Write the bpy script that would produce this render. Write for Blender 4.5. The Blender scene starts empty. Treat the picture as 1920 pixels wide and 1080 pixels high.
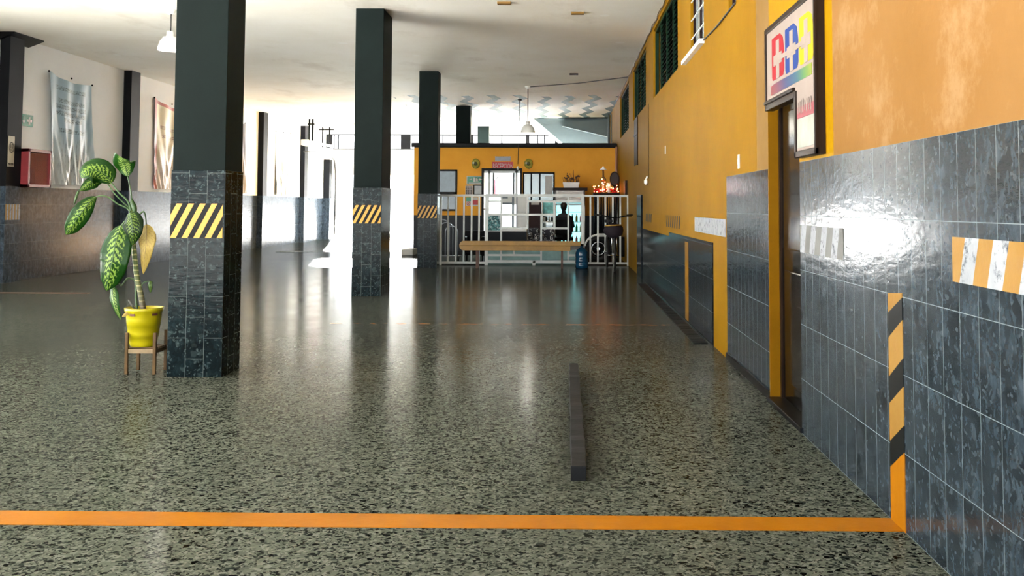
import bpy, bmesh, math, random
from mathutils import Vector, Matrix
random.seed(7)
SC = bpy.context.scene
COL = SC.collection

# ------------------------------------------------------------------ camera
F = 1867.0; CX, CY = 1034.4, 284.6; CAMH = 1.243
_p, _r, _w = 0.0552232279, 0.00339875619, -0.0144845778
_f = Vector((math.sin(_w)*math.cos(_p), math.cos(_w)*math.cos(_p), math.sin(_p)))
_rt = Vector((math.cos(_w), -math.sin(_w), 0)); _up = _rt.cross(_f)
_a = _rt*math.cos(_r) + _up*math.sin(_r); _b = -_rt*math.sin(_r) + _up*math.cos(_r)
cam_d = bpy.data.cameras.new('camera'); cam = bpy.data.objects.new('camera', cam_d); COL.objects.link(cam)
M = Matrix.Identity(4)
for i in range(3):
    M[i][0] = _a[i]; M[i][1] = _b[i]; M[i][2] = -_f[i]
M[0][3], M[1][3], M[2][3] = 0, 0, CAMH
cam.matrix_world = M
cam_d.sensor_width = 36; cam_d.lens = F/1920*36
cam_d.shift_x = -(CX-960)/1920; cam_d.shift_y = (CY-540)/1920
cam_d.clip_start = 0.05; cam_d.clip_end = 500
SC.camera = cam

# ------------------------------------------------------------------ light
W = bpy.data.worlds.new('daylight'); SC.world = W; W.use_nodes = True
bg = W.node_tree.nodes['Background']; bg.inputs[0].default_value = (0.90, 0.96, 1.0, 1); bg.inputs[1].default_value = 1.2
sun_d = bpy.data.lights.new('sun', 'SUN'); sun_d.energy = 115.0; sun_d.angle = math.radians(1.5); sun_d.color = (1, .985, .96)
sun = bpy.data.objects.new('sun', sun_d); COL.objects.link(sun)
sun.rotation_euler = Vector((-0.22, 1.0, 0.238)).to_track_quat('Z', 'Y').to_euler()
SC.view_settings.view_transform = 'Standard'; SC.view_settings.look = 'None'
SC.view_settings.exposure = 2.45; SC.view_settings.gamma = 1; SC.view_settings.use_curve_mapping = False

# ------------------------------------------------------------------ measuring helpers: where a line of sight meets a real plane
def ray(px, py): return _f + _a*((px-CX)/F) - _b*((py-CY)/F)
def onX(px, py, X): d = ray(px, py); return d*(X/d.x) + Vector((0, 0, CAMH))
def onY(px, py, Y): d = ray(px, py); return d*(Y/d.y) + Vector((0, 0, CAMH))
def onZ(px, py, Z=0.0): d = ray(px, py); return d*((Z-CAMH)/d.z) + Vector((0, 0, CAMH))

# ------------------------------------------------------------------ node materials
def new_mat(name):
    m = bpy.data.materials.new(name); m.use_nodes = True
    nt = m.node_tree; return m, nt, nt.nodes['Principled BSDF']
class N:
    def __init__(s, nt): s.nt = nt
    def n(s, t, **k):
        x = s.nt.nodes.new(t)
        for a, b in k.items(): setattr(x, a, b)
        return x
    def put(s, v, sock):
        if hasattr(v, 'links'): s.nt.links.new(v, sock)
        else:
            if isinstance(v, tuple) and len(v) == 3 and sock.type == 'RGBA': v = v+(1,)
            sock.default_value = v
    def m(s, op, a, b=0.0, c=0.0):
        x = s.n('ShaderNodeMath', operation=op); s.put(a, x.inputs[0]); s.put(b, x.inputs[1])
        if op in ('MULTIPLY_ADD', 'WRAP', 'COMPARE'): s.put(c, x.inputs[2])
        return x.outputs[0]
    def mix(s, f, a, b):
        x = s.n('ShaderNodeMix', data_type='RGBA'); s.put(f, x.inputs[0]); s.put(a, x.inputs[6]); s.put(b, x.inputs[7]); return x.outputs[2]
    def step(s, v, lo, hi):
        x = s.n('ShaderNodeMapRange'); s.put(v, x.inputs[0]); x.inputs[1].default_value = lo; x.inputs[2].default_value = hi; return x.outputs[0]
    def obj(s): return s.n('ShaderNodeTexCoord').outputs['Object']
    def sep(s, v): x = s.n('ShaderNodeSeparateXYZ'); s.put(v, x.inputs[0]); return x.outputs
    def comb(s, a, b, c=0.0): x = s.n('ShaderNodeCombineXYZ'); s.put(a, x.inputs[0]); s.put(b, x.inputs[1]); s.put(c, x.inputs[2]); return x.outputs[0]
    def vadd(s, a, b): x = s.n('ShaderNodeVectorMath', operation='ADD'); s.put(a, x.inputs[0]); s.put(b, x.inputs[1]); return x.outputs[0]
    def vmul(s, a, b): x = s.n('ShaderNodeVectorMath', operation='MULTIPLY'); s.put(a, x.inputs[0]); s.put(b, x.inputs[1]); return x.outputs[0]
    def noise(s, v, sc, det=2.0, rough=.5):
        x = s.n('ShaderNodeTexNoise'); s.put(v, x.inputs['Vector']); x.inputs['Scale'].default_value = sc
        x.inputs['Detail'].default_value = det; x.inputs['Roughness'].default_value = rough; return x.outputs
    def vor(s, v, sc, feature='F1'):
        x = s.n('ShaderNodeTexVoronoi', feature=feature); s.put(v, x.inputs['Vector']); x.inputs['Scale'].default_value = sc; return x.outputs
    def ramp(s, v, stops, interp='LINEAR'):
        x = s.n('ShaderNodeValToRGB'); s.put(v, x.inputs[0]); cr = x.color_ramp; cr.interpolation = interp
        while len(cr.elements) < len(stops): cr.elements.new(0.5)
        for e, (p, c) in zip(cr.elements, stops): e.position = p; e.color = c+(1,) if len(c) == 3 else c
        return x.outputs[0]
    def bump(s, h, st, dist=.01):
        x = s.n('ShaderNodeBump'); s.put(h, x.inputs['Height']); x.inputs['Strength'].default_value = st; x.inputs['Distance'].default_value = dist; return x.outputs[0]

def plain(name, col, rough=.5, metal=0.0, var=.12, vs=8.0, spec=.5, bumpst=0.0):
    m, nt, b = new_mat(name); g = N(nt)
    nz = g.noise(g.obj(), vs, 4.0, .6)[0]
    dk = tuple(c*(1-var) for c in col); lt = tuple(min(1, c*(1+var)) for c in col)
    nt.links.new(g.ramp(nz, [(.3, dk), (.7, lt)]), b.inputs['Base Color'])
    b.inputs['Roughness'].default_value = rough; b.inputs['Metallic'].default_value = metal
    b.inputs['Specular IOR Level'].default_value = spec
    if bumpst: nt.links.new(g.bump(nz, bumpst), b.inputs['Normal'])
    return m

def face_uv(g, off=(0, 0)):
    o = g.sep(g.obj()); geo = g.n('ShaderNodeNewGeometry'); nx = g.m('ABSOLUTE', g.sep(geo.outputs['Normal'])[0])
    side = g.m('GREATER_THAN', nx, .5)
    u = g.m('ADD', g.m('MULTIPLY', side, o[1]), g.m('MULTIPLY', g.m('SUBTRACT', 1.0, side), o[0]))
    return g.m('ADD', u, off[0]), g.m('ADD', o[2], off[1])

def hazard(g, u, v, period, slant, duty=.5):
    t = g.m('FRACT', g.m('DIVIDE', g.m('SUBTRACT', u, g.m('MULTIPLY', v, slant)), period))
    return g.m('LESS_THAN', t, duty)

def tile_mat(name, tw=.15, th=.3, off=(0, 0), stagger=False, spec=.5, rvar=.10, base=(.042, .056, .064), light=(.30, .36, .38), rough=.16, bright=.0, grout=(.16, .19, .20)):
    """dark blue-grey marble-chip tiles with thin pale joints"""
    m, nt, b = new_mat(name); g = N(nt)
    u, v = face_uv(g, off)
    vv = v
    if stagger:
        odd = g.m('FLOORED_MODULO', g.m('FLOOR', g.m('DIVIDE', u, tw)), 2.0)
        vv = g.m('ADD', v, g.m('MULTIPLY', odd, th*.5))
    fu = g.m('ABSOLUTE', g.m('SUBTRACT', g.m('FRACT', g.m('DIVIDE', u, tw)), .5))
    fv = g.m('ABSOLUTE', g.m('SUBTRACT', g.m('FRACT', g.m('DIVIDE', vv, th)), .5))
    joint = g.m('MAXIMUM', g.m('GREATER_THAN', fu, .5-.0011/tw), g.m('GREATER_THAN', fv, .5-.0013/th))
    info = g.n('ShaderNodeObjectInfo')
    p = g.vadd(g.obj(), info.outputs['Location'])
    # each tile shifts its pattern
    tid = g.comb(g.m('MULTIPLY', g.m('FLOOR', g.m('DIVIDE', u, tw)), 3.7), g.m('MULTIPLY', g.m('FLOOR', g.m('DIVIDE', vv, th)), 5.3), 0.0)
    p = g.vadd(p, tid)
    warp = g.vmul(g.vadd(g.noise(p, 14, 3)[1], (-.5, -.5, -.5)), (.09, .09, .06))
    q = g.vadd(p, warp)
    big = g.vor(q, 17); r1 = g.sep(big[1])[0]; d1 = big[0]
    med = g.vor(g.vadd(q, (5, 2, 1)), 42); r2 = g.sep(med[1])[1]; d2 = med[0]
    sm = g.vor(g.vadd(q, (1, 7, 3)), 90); r3 = g.sep(sm[1])[2]
    cloud = g.noise(p, 7, 5, .6)[0]
    c0 = g.ramp(cloud, [(.3, tuple(x*.55 for x in base)), (.55, base), (.75, tuple(x*1.9 for x in base))])
    streak = g.noise(g.vmul(g.vadd(p, warp), (38, 38, 9)), 1.0, 4, .6)[0]
    c0 = g.mix(g.m('MULTIPLY', g.step(streak, .48, .72), .55), c0, tuple(x*3.2 for x in base))
    chip1 = g.m('MULTIPLY', g.step(r1, .45, 1.0), g.m('SUBTRACT', 1.0, g.step(d1, .34, .46)))
    chip2 = g.m('MULTIPLY', g.step(r2, .80, .96), g.m('LESS_THAN', d2, .40))
    chip3 = g.m('MULTIPLY', g.m('GREATER_THAN', r3, .95), .5)
    c1 = g.mix(g.m('MULTIPLY', chip1, .30), c0, light)
    dk = g.m('MULTIPLY', g.step(g.sep(big[1])[1], .75, .9), .6)
    c1 = g.mix(dk, c1, tuple(x*.4 for x in base))
    c2 = g.mix(g.m('MULTIPLY', chip2, .55), c1, light)
    c3 = g.mix(chip3, c2, light)
    jn = g.m('MULTIPLY', joint, g.m('ADD', .35, g.noise(p, 3, 2)[0]))
    c4 = g.mix(jn, c3, grout)
    nt.links.new(c4, b.inputs['Base Color'])
    rn = g.noise(g.obj(), 25, 4, .7)[0]
    rr = g.m('ADD', g.m('MULTIPLY', rn, rvar), rough-.04); b.inputs['Specular IOR Level'].default_value = spec
    nt.links.new(g.m('MAXIMUM', rr, g.m('MULTIPLY', joint, .6)), b.inputs['Roughness'])
    h = g.m('ADD', g.m('MULTIPLY', g.noise(g.vmul(g.obj(), (.35, .35, 1.3)), 16, 4, .6)[0], 1.0), g.m('MULTIPLY', joint, -.5))
    nt.links.new(g.bump(h, .13, .012), b.inputs['Normal'])
    return m

def floor_mat():
    m, nt, b = new_mat('terrazzo'); g = N(nt)
    p = g.obj(); o = g.sep(p)
    q = g.vadd(p, g.vmul(g.vadd(g.noise(p, 30, 2)[1], (-.5, -.5, -.5)), (.03, .03, 0)))
    a = g.vor(q, 62); ra = g.sep(a[1])[0]
    c = g.vor(g.vadd(q, (3, 1, 0)), 115); rc = g.sep(c[1])[1]
    base = g.ramp(ra, [(0, (.0035, .0045, .004)), (.10, (.017, .021, .018)), (.17, (.060, .068, .054)), (.50, (.078, .087, .069)), (.84, (.112, .122, .102))], 'CONSTANT')
    ce = g.m('LESS_THAN', g.m('ABSOLUTE', g.m('SUBTRACT', a[0], .55)), .12)
    c1 = g.mix(g.m('MULTIPLY', g.m('GREATER_THAN', rc, .80), .85), base, (.008, .009, .008))
    c2 = g.mix(g.m('MULTIPLY', g.m('LESS_THAN', rc, .09), .6), c1, (.14, .14, .115))
    # dirt clouds, wide and soft
    dirt = g.noise(g.vmul(p, (1.0, .45, 1.0)), .9, 5, .6)[0]
    c3 = g.mix(g.step(dirt, .42, .72), c2, g.mix(.4, c2, (.03, .032, .026)))
    # mid-floor shade put into the colour, darker with depth, noisy edge
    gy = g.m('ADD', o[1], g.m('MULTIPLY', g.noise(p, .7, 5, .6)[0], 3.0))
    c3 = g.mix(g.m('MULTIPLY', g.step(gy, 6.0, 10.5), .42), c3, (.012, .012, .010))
    fu = g.m('ABSOLUTE', g.m('SUBTRACT', g.m('FRACT', g.m('DIVIDE', g.m('ADD', o[0], .07), .4)), .5))
    fv = g.m('ABSOLUTE', g.m('SUBTRACT', g.m('FRACT', g.m('DIVIDE', o[1], .4)), .5))
    jt = g.m('MAXIMUM', g.m('GREATER_THAN', fu, .4965), g.m('GREATER_THAN', fv, .4965))
    c4 = g.mix(g.m('MULTIPLY', jt, .4), c3, (.02, .02, .016))
    # soot rubbed along the wheel stop and faded paint line across the bay
    dx = g.m('ABSOLUTE', g.m('SUBTRACT', o[0], .06)); dy = g.m('ABSOLUTE', g.m('SUBTRACT', o[1], 5.9))
    soot = g.m('MULTIPLY', g.m('SUBTRACT', 1.0, g.step(g.m('ADD', dx, g.m('MULTIPLY', g.noise(p, 6, 4)[0], .14)), .09, .26)), g.m('SUBTRACT', 1.0, g.step(dy, .9, 1.7)))
    c5 = g.mix(g.m('MULTIPLY', soot, .75), c4, (.02, .02, .015))
    ln = g.m('LESS_THAN', g.m('ABSOLUTE', g.m('SUBTRACT', o[1], 10.62)), .045)
    ln = g.m('MULTIPLY', ln, g.m('MULTIPLY', g.m('LESS_THAN', g.m('ABSOLUTE', g.m('ADD', o[0], .65)), 1.85), g.step(g.noise(p, 9, 4)[0], .45, .62)))
    c6 = g.mix(g.m('MULTIPLY', ln, .55), c5, (.40, .13, .02))
    nt.links.new(c6, b.inputs['Base Color'])
    rn = g.noise(g.vmul(p, (1, .6, 1)), 2.2, 6, .7)[0]
    fine = g.noise(p, 60, 3)[0]
    nt.links.new(g.m('ADD', g.m('MULTIPLY', rn, .12), g.m('ADD', g.m('MULTIPLY', fine, .04), .075)), b.inputs['Roughness']); b.inputs['Specular IOR Level'].default_value = .005
    nt.links.new(g.bump(g.m('ADD', g.noise(p, 35, 3)[0], g.m('MULTIPLY', g.noise(p, 2.5, 3)[0], .8)), .035, .01), b.inputs['Normal'])
    return m

def ceil_mat():
    m, nt, b = new_mat('ceiling_plaster'); g = N(nt); p = g.obj(); o = g.sep(p)
    n1 = g.noise(p, .35, 5, .6)[0]; n2 = g.noise(g.vmul(p, (1, .5, 1)), .9, 5, .65)[0]
    c = g.ramp(n1, [(.3, (.82, .77, .66)), (.55, (.91, .88, .80)), (.75, (.94, .92, .87))])
    c = g.mix(g.m('MULTIPLY', g.step(n2, .55, .75), .5), c, (.50, .42, .31))
    # small flaked spots of bare plaster
    sp = g.vor(p, 1.1); sr = g.sep(sp[1])[0]
    flake = g.m('MULTIPLY', g.m('LESS_THAN', g.m('ADD', sp[0], g.m('MULTIPLY', g.noise(p, 12, 2)[0], .08)), .13), g.m('GREATER_THAN', sr, .45))
    flake = g.m('MULTIPLY', flake, g.m('GREATER_THAN', o[1], 14.0))
    c = g.mix(g.m('MULTIPLY', flake, .6), c, (.95, .94, .88))
    # painted rows of blue-green zigzag waves
    tri = g.m('ABSOLUTE', g.m('SUBTRACT', g.m('FRACT', g.m('DIVIDE', o[1], 1.75)), .5))
    uu = g.m('ADD', g.m('ADD', o[0], g.m('MULTIPLY', tri, .44)), g.m('MULTIPLY', g.noise(p, .5, 1)[0], .25))
    uu = g.m('ADD', uu, g.m('MULTIPLY', g.m('SUBTRACT', o[1], 25.0), .035))
    fr = g.m('ABSOLUTE', g.m('SUBTRACT', g.m('FRACT', g.m('DIVIDE', uu, .66)), .5))
    wave = g.m('MULTIPLY', g.m('LESS_THAN', g.m('ADD', fr, g.m('MULTIPLY', g.noise(p, 3, 2)[0], .08)), .20), g.m('MULTIPLY', g.m('GREATER_THAN', g.m('ADD', o[1], g.m('MULTIPLY', g.noise(p, 1.2, 1)[0], .9)), 25.2), g.m('LESS_THAN', o[1], 33.2)))
    wave = g.m('MULTIPLY', wave, g.m('GREATER_THAN', o[0], -4.4))
    c = g.mix(g.m('MULTIPLY', wave, .85), c, (.022, .105, .13))
    nt.links.new(c, b.inputs['Base Color']); b.inputs['Roughness'].default_value = .85
    nt.links.new(g.bump(g.noise(p, 25, 4)[0], .25, .01), b.inputs['Normal'])
    return m

def paint_wall(name, c0, c1, sc=1.2, rough=.55, patch=None, pth=.55, psc=2.3):
    m, nt, b = new_mat(name); g = N(nt); p = g.obj()
    c = g.ramp(g.noise(p, sc, 6, .65)[0], [(.32, c0), (.68, c1)])
    if patch: c = g.mix(g.step(g.noise(p, psc, 7, .72)[0], pth, pth+.12), c, patch)
    nt.links.new(c, b.inputs['Base Color']); b.inputs['Roughness'].default_value = rough; b.inputs['Specular IOR Level'].default_value = .05
    nt.links.new(g.bump(g.noise(p, 14, 6, .65)[0], .3, .006), b.inputs['Normal'])
    return m

def leaf_mat(name, dark, lite, mid, amount=.5, edge=.78):
    m, nt, b = new_mat(name); g = N(nt)
    uv = g.n('ShaderNodeUVMap').outputs[0]; s = g.sep(uv); u = s[0]; v = g.m('ABSOLUTE', s[1])
    nz = g.noise(g.vmul(uv, (9, 5, 1)), 1.6, 4)[0]
    t = g.m('ADD', g.m('MULTIPLY', g.m('SUBTRACT', u, g.m('MULTIPLY', v, .20)), 11.0), g.m('MULTIPLY', nz, 2.0))
    w = g.m('ABSOLUTE', g.m('SUBTRACT', g.m('FRACT', t), .5))
    pat = g.m('MULTIPLY', g.step(w, .5-amount*.62, .5-amount*.62+.10), g.m('SUBTRACT', 1.0, g.step(g.m('ADD', v, g.m('MULTIPLY', nz, .35)), edge, edge+.16)))
    c = g.mix(pat, dark, lite)
    c = g.mix(g.m('LESS_THAN', v, .035), c, mid)
    nt.links.new(c, b.inputs['Base Color']); b.inputs['Roughness'].default_value = .36; b.inputs['Specular IOR Level'].default_value = .2
    tr = g.n('ShaderNodeBsdfTranslucent'); nt.links.new(c, tr.inputs[0])
    mx = g.n('ShaderNodeMixShader'); mx.inputs[0].default_value = .28
    nt.links.new(b.outputs[0], mx.inputs[1]); nt.links.new(tr.outputs[0], mx.inputs[2])
    nt.links.new(mx.outputs[0], nt.nodes['Material Output'].inputs[0])
    return m

def glass(name, col=(.8, .9, .9), rough=.03, alpha=.25):
    m, nt, b = new_mat(name); g = N(nt)
    c = g.ramp(g.noise(g.obj(), 3)[0], [(.3, tuple(x*.95 for x in col)), (.7, col)])
    nt.links.new(c, b.inputs['Base Color']); b.inputs['Roughness'].default_value = rough; b.inputs['Alpha'].default_value = alpha
    return m

def glow(name, col, st):
    m, nt, b = new_mat(name); g = N(nt)
    c = g.ramp(g.noise(g.obj(), 2)[0], [(.3, tuple(x*.95 for x in col)), (.7, col)])
    nt.links.new(c, b.inputs['Emission Color']); nt.links.new(c, b.inputs['Base Color']); b.inputs['Emission Strength'].default_value = st
    return m

ORANGE_A, ORANGE_B = (.62, .285, .012), (.74, .36, .02)
MT = {}
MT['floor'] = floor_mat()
MT['ceiling'] = ceil_mat()
MT['tile'] = tile_mat('marble_tile', .152, .2995, base=(0.0165, 0.0235, 0.0300), light=(0.0624, 0.078, 0.09048), rough=.13, spec=.13)
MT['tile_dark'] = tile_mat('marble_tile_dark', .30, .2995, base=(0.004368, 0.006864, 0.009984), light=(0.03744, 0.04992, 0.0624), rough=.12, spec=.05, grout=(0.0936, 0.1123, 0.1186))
MT['tile_panel_shaded'] = tile_mat('marble_tile_panel_shaded', .152, .2995, base=(0.0085, 0.0130, 0.0180), light=(0.07, 0.088, 0.10), rough=.13, spec=.05)  # same tile as the near wall, weaker reflection put in as darker base
MT['tile_left'] = tile_mat('marble_tile_left', .152, .312, base=(0.034, 0.048, 0.066), light=(0.0624, 0.07488, 0.08736), rough=.18, spec=.035)
MT['tile_col'] = tile_mat('marble_tile_column', .1333, .300, off=(0, .018), stagger=True, base=(0.003744, 0.0078, 0.00936), light=(0.0624, 0.08736, 0.08736), rough=.14, spec=.07, grout=(0.1373, 0.1622, 0.156))
MT['orange'] = paint_wall('orange_paint', (0.2, 0.0963, 0.002223), (0.2444, 0.1223, 0.003704), .8, .6)
MT['orange_bright'] = paint_wall('yellow_paint', (0.2578, 0.1327, 0.0007582), (0.3033, 0.1592, 0.001517), .8, .5)
MT['orange_pale'] = paint_wall('pale_orange_plaster', (0.1817, 0.08736, 0.02097), (0.2166, 0.1104, 0.03494), 1.1, .7, patch=(0.2446, 0.1398, 0.0594), pth=.52)
MT['orange_door'] = paint_wall('ochre_jamb_paint', (0.1541, 0.06817, 0.001778), (0.1897, 0.08596, 0.002371), 3.0, .5, patch=(0.2668, 0.1304, 0.01778), pth=.62)
MT['tan'] = paint_wall('bare_tan_plaster', (0.1685, 0.0936, 0.02496), (0.2059, 0.1186, 0.04056), 2.0, .7)
MT['booth'] = paint_wall('reception_ochre_paint', (.74, .34, .040), (.84, .41, .055), .9, .6)
MT['booth_dado'] = plain('navy_dado_paint', (0.006, 0.007, 0.01), .3, spec=.1)
MT['cream'] = paint_wall('cream_wall_paint', (.86, .87, .87), (.93, .94, .94), .6, .7)
MT['white'] = plain('white_paint', (.82, .83, .82), .45, var=.05)
MT['col_paint'] = plain('dark_green_grey_paint', (0.003744, 0.0078, 0.007363), .6, var=.18, vs=2.5, spec=.07)
MT['pil_paint'] = plain('charcoal_pilaster_paint', (0.005616, 0.00624, 0.008112), .6, var=.2, vs=2.5, spec=.10)
MT['black'] = plain('black_paint', (0.004, 0.004, 0.0045), .4, spec=.1)
MT['yellow_line'] = paint_wall('orange_line_paint', (0.2621, 0.09048, 0.002496), (0.312, 0.1154, 0.003744), 2.5, .4, patch=(0.1747, 0.08112, 0.01248), pth=.64)
MT['haz_y'] = plain('hazard_yellow_paint', (0.4992, 0.2371, 0.003744), .4, var=.06)
MT['haz_k'] = plain('hazard_black_paint', (0.005616, 0.00624, 0.00624), .4, var=.1, spec=.1)
MT['haz_o'] = paint_wall('worn_orange_stripe', (0.2228, 0.1167, 0.02387), (0.2652, 0.1485, 0.03713), 4, .45, patch=(0.1909, 0.1273, 0.06365), pth=.66)
MT['haz_w'] = paint_wall('worn_white_stripe', (.22, .235, .26), (.30, .31, .33), 9, .4, patch=(.035, .04, .055), pth=.53, psc=22)
MT['wood_dark'] = plain('dark_varnished_wood', (0.01575, 0.0081, 0.00495), .35, var=.35, vs=6, spec=.1)
MT['door_varnish'] = plain('black_varnish', (.004, .003, .0025), .10, var=.4, vs=5, bumpst=.08, spec=.07)
MT['sign_face'] = plain('pinkish_acrylic', (0.25, 0.20, 0.175), .5, var=.05, spec=.08)
MT['steel_white'] = plain('white_enamel_tube', (0.592, 0.624, 0.608), .3, var=.06)
MT['bench_wood'] = plain('ochre_bench_wood', (0.30, 0.155, 0.016), .4, var=.2, vs=4)
MT['rust'] = plain('rusty_leg', (.10, .045, .03), .6)
MT['pot'] = plain('yellow_glazed_plastic', (0.38, 0.3257, 0.002714), .3, var=.05)
MT['pot_in'] = plain('terracotta_inner', (0.096, 0.021, 0.015), .6)
MT['soil'] = plain('potting_soil', (.035, .02, .014), .9, vs=60, var=.5)
MT['bamboo'] = plain('light_bamboo', (0.1934, 0.1316, 0.06578), .5, var=.2, vs=12)
MT['bamboo_d'] = plain('brown_bamboo', (.085, .048, .018), .5, var=.25, vs=12, spec=.2)
MT['leaf'] = leaf_mat('variegated_leaf', (0.005491, 0.04118, 0.002059), (0.2059, 0.3226, 0.05491), (0.08237, 0.1784, 0.02746), .42, .62)
MT['leaf_lite'] = leaf_mat('pale_variegated_leaf', (0.007488, 0.05304, 0.002496), (0.2371, 0.3432, 0.08736), (0.1248, 0.2496, 0.0624), .55, .60)
MT['leaf_dark'] = leaf_mat('dark_variegated_leaf', (0.00312, 0.01872, 0.001872), (0.1498, 0.2371, 0.03744), (0.07488, 0.1498, 0.02496), .34, .7)
MT['leaf_yellow'] = leaf_mat('yellowing_leaf', (0.4305, 0.3183, 0.08424), (0.2995, 0.1872, 0.05616), (0.1872, 0.1217, 0.03744), .22, 1.2)
MT['stem'] = plain('green_petiole', (0.02496, 0.06864, 0.01123), .45)
MT['cane'] = plain('mottled_cane', (.12, .11, .04), .6, var=.6, vs=40)
MT['red_box'] = plain('red_enamel', (0.2059, 0.02184, 0.02808), .35)
MT['red_in'] = plain('red_box_inner', (0.2246, 0.03744, 0.02808), .35)
MT['glass'] = glass('clear_glass')
MT['glass_dark'] = plain('dark_teal_glass', (.045, .085, .10), .08)
MT['green_sign'] = plain('green_sign_face', (.0, .20, .11), .35, var=.05)
MT['paper'] = plain('white_paper', (0.504, 0.49, 0.476), .6, var=.08)
MT['red'] = plain('red_print', (.50, .03, .05), .5)
MT['rubber'] = plain('black_rubber', (0.006, 0.006, 0.0065), .6)
MT['chrome'] = plain('chrome', (.55, .56, .57), .2, 1.0)
MT['jug'] = plain('blue_jug_plastic', (0.007, 0.0525, 0.112), .12)
MT['green_slat'] = plain('dark_green_louvre', (.004, .018, .009), .4, var=.3, spec=.1)
MT['win_dark'] = plain('dark_room_behind', (.004, .004, .004), .5, spec=.05)
MT['brown_frame'] = plain('brown_window_frame', (.015, .007, .007), .5, spec=.08)
MT['lamp_white'] = plain('opal_lamp_shade', (.88, .88, .84), .3, var=.03)
MT['wire'] = plain('dark_wire', (.03, .027, .025), .6)
MT['concrete'] = plain('pale_concrete', (.62, .61, .58), .8, vs=1.5)
MT['grey_soffit'] = plain('blue_grey_soffit_paint', (.10, .135, .145), .7, var=.05)
MT['cloth_black'] = plain('black_upholstery', (0.005, 0.005, 0.006), .5, spec=.1)
MT['wheelstop'] = plain('worn_black_bar', (0.007488, 0.008112, 0.00936), .5, var=.35, vs=14, bumpst=.3, spec=.1)

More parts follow.
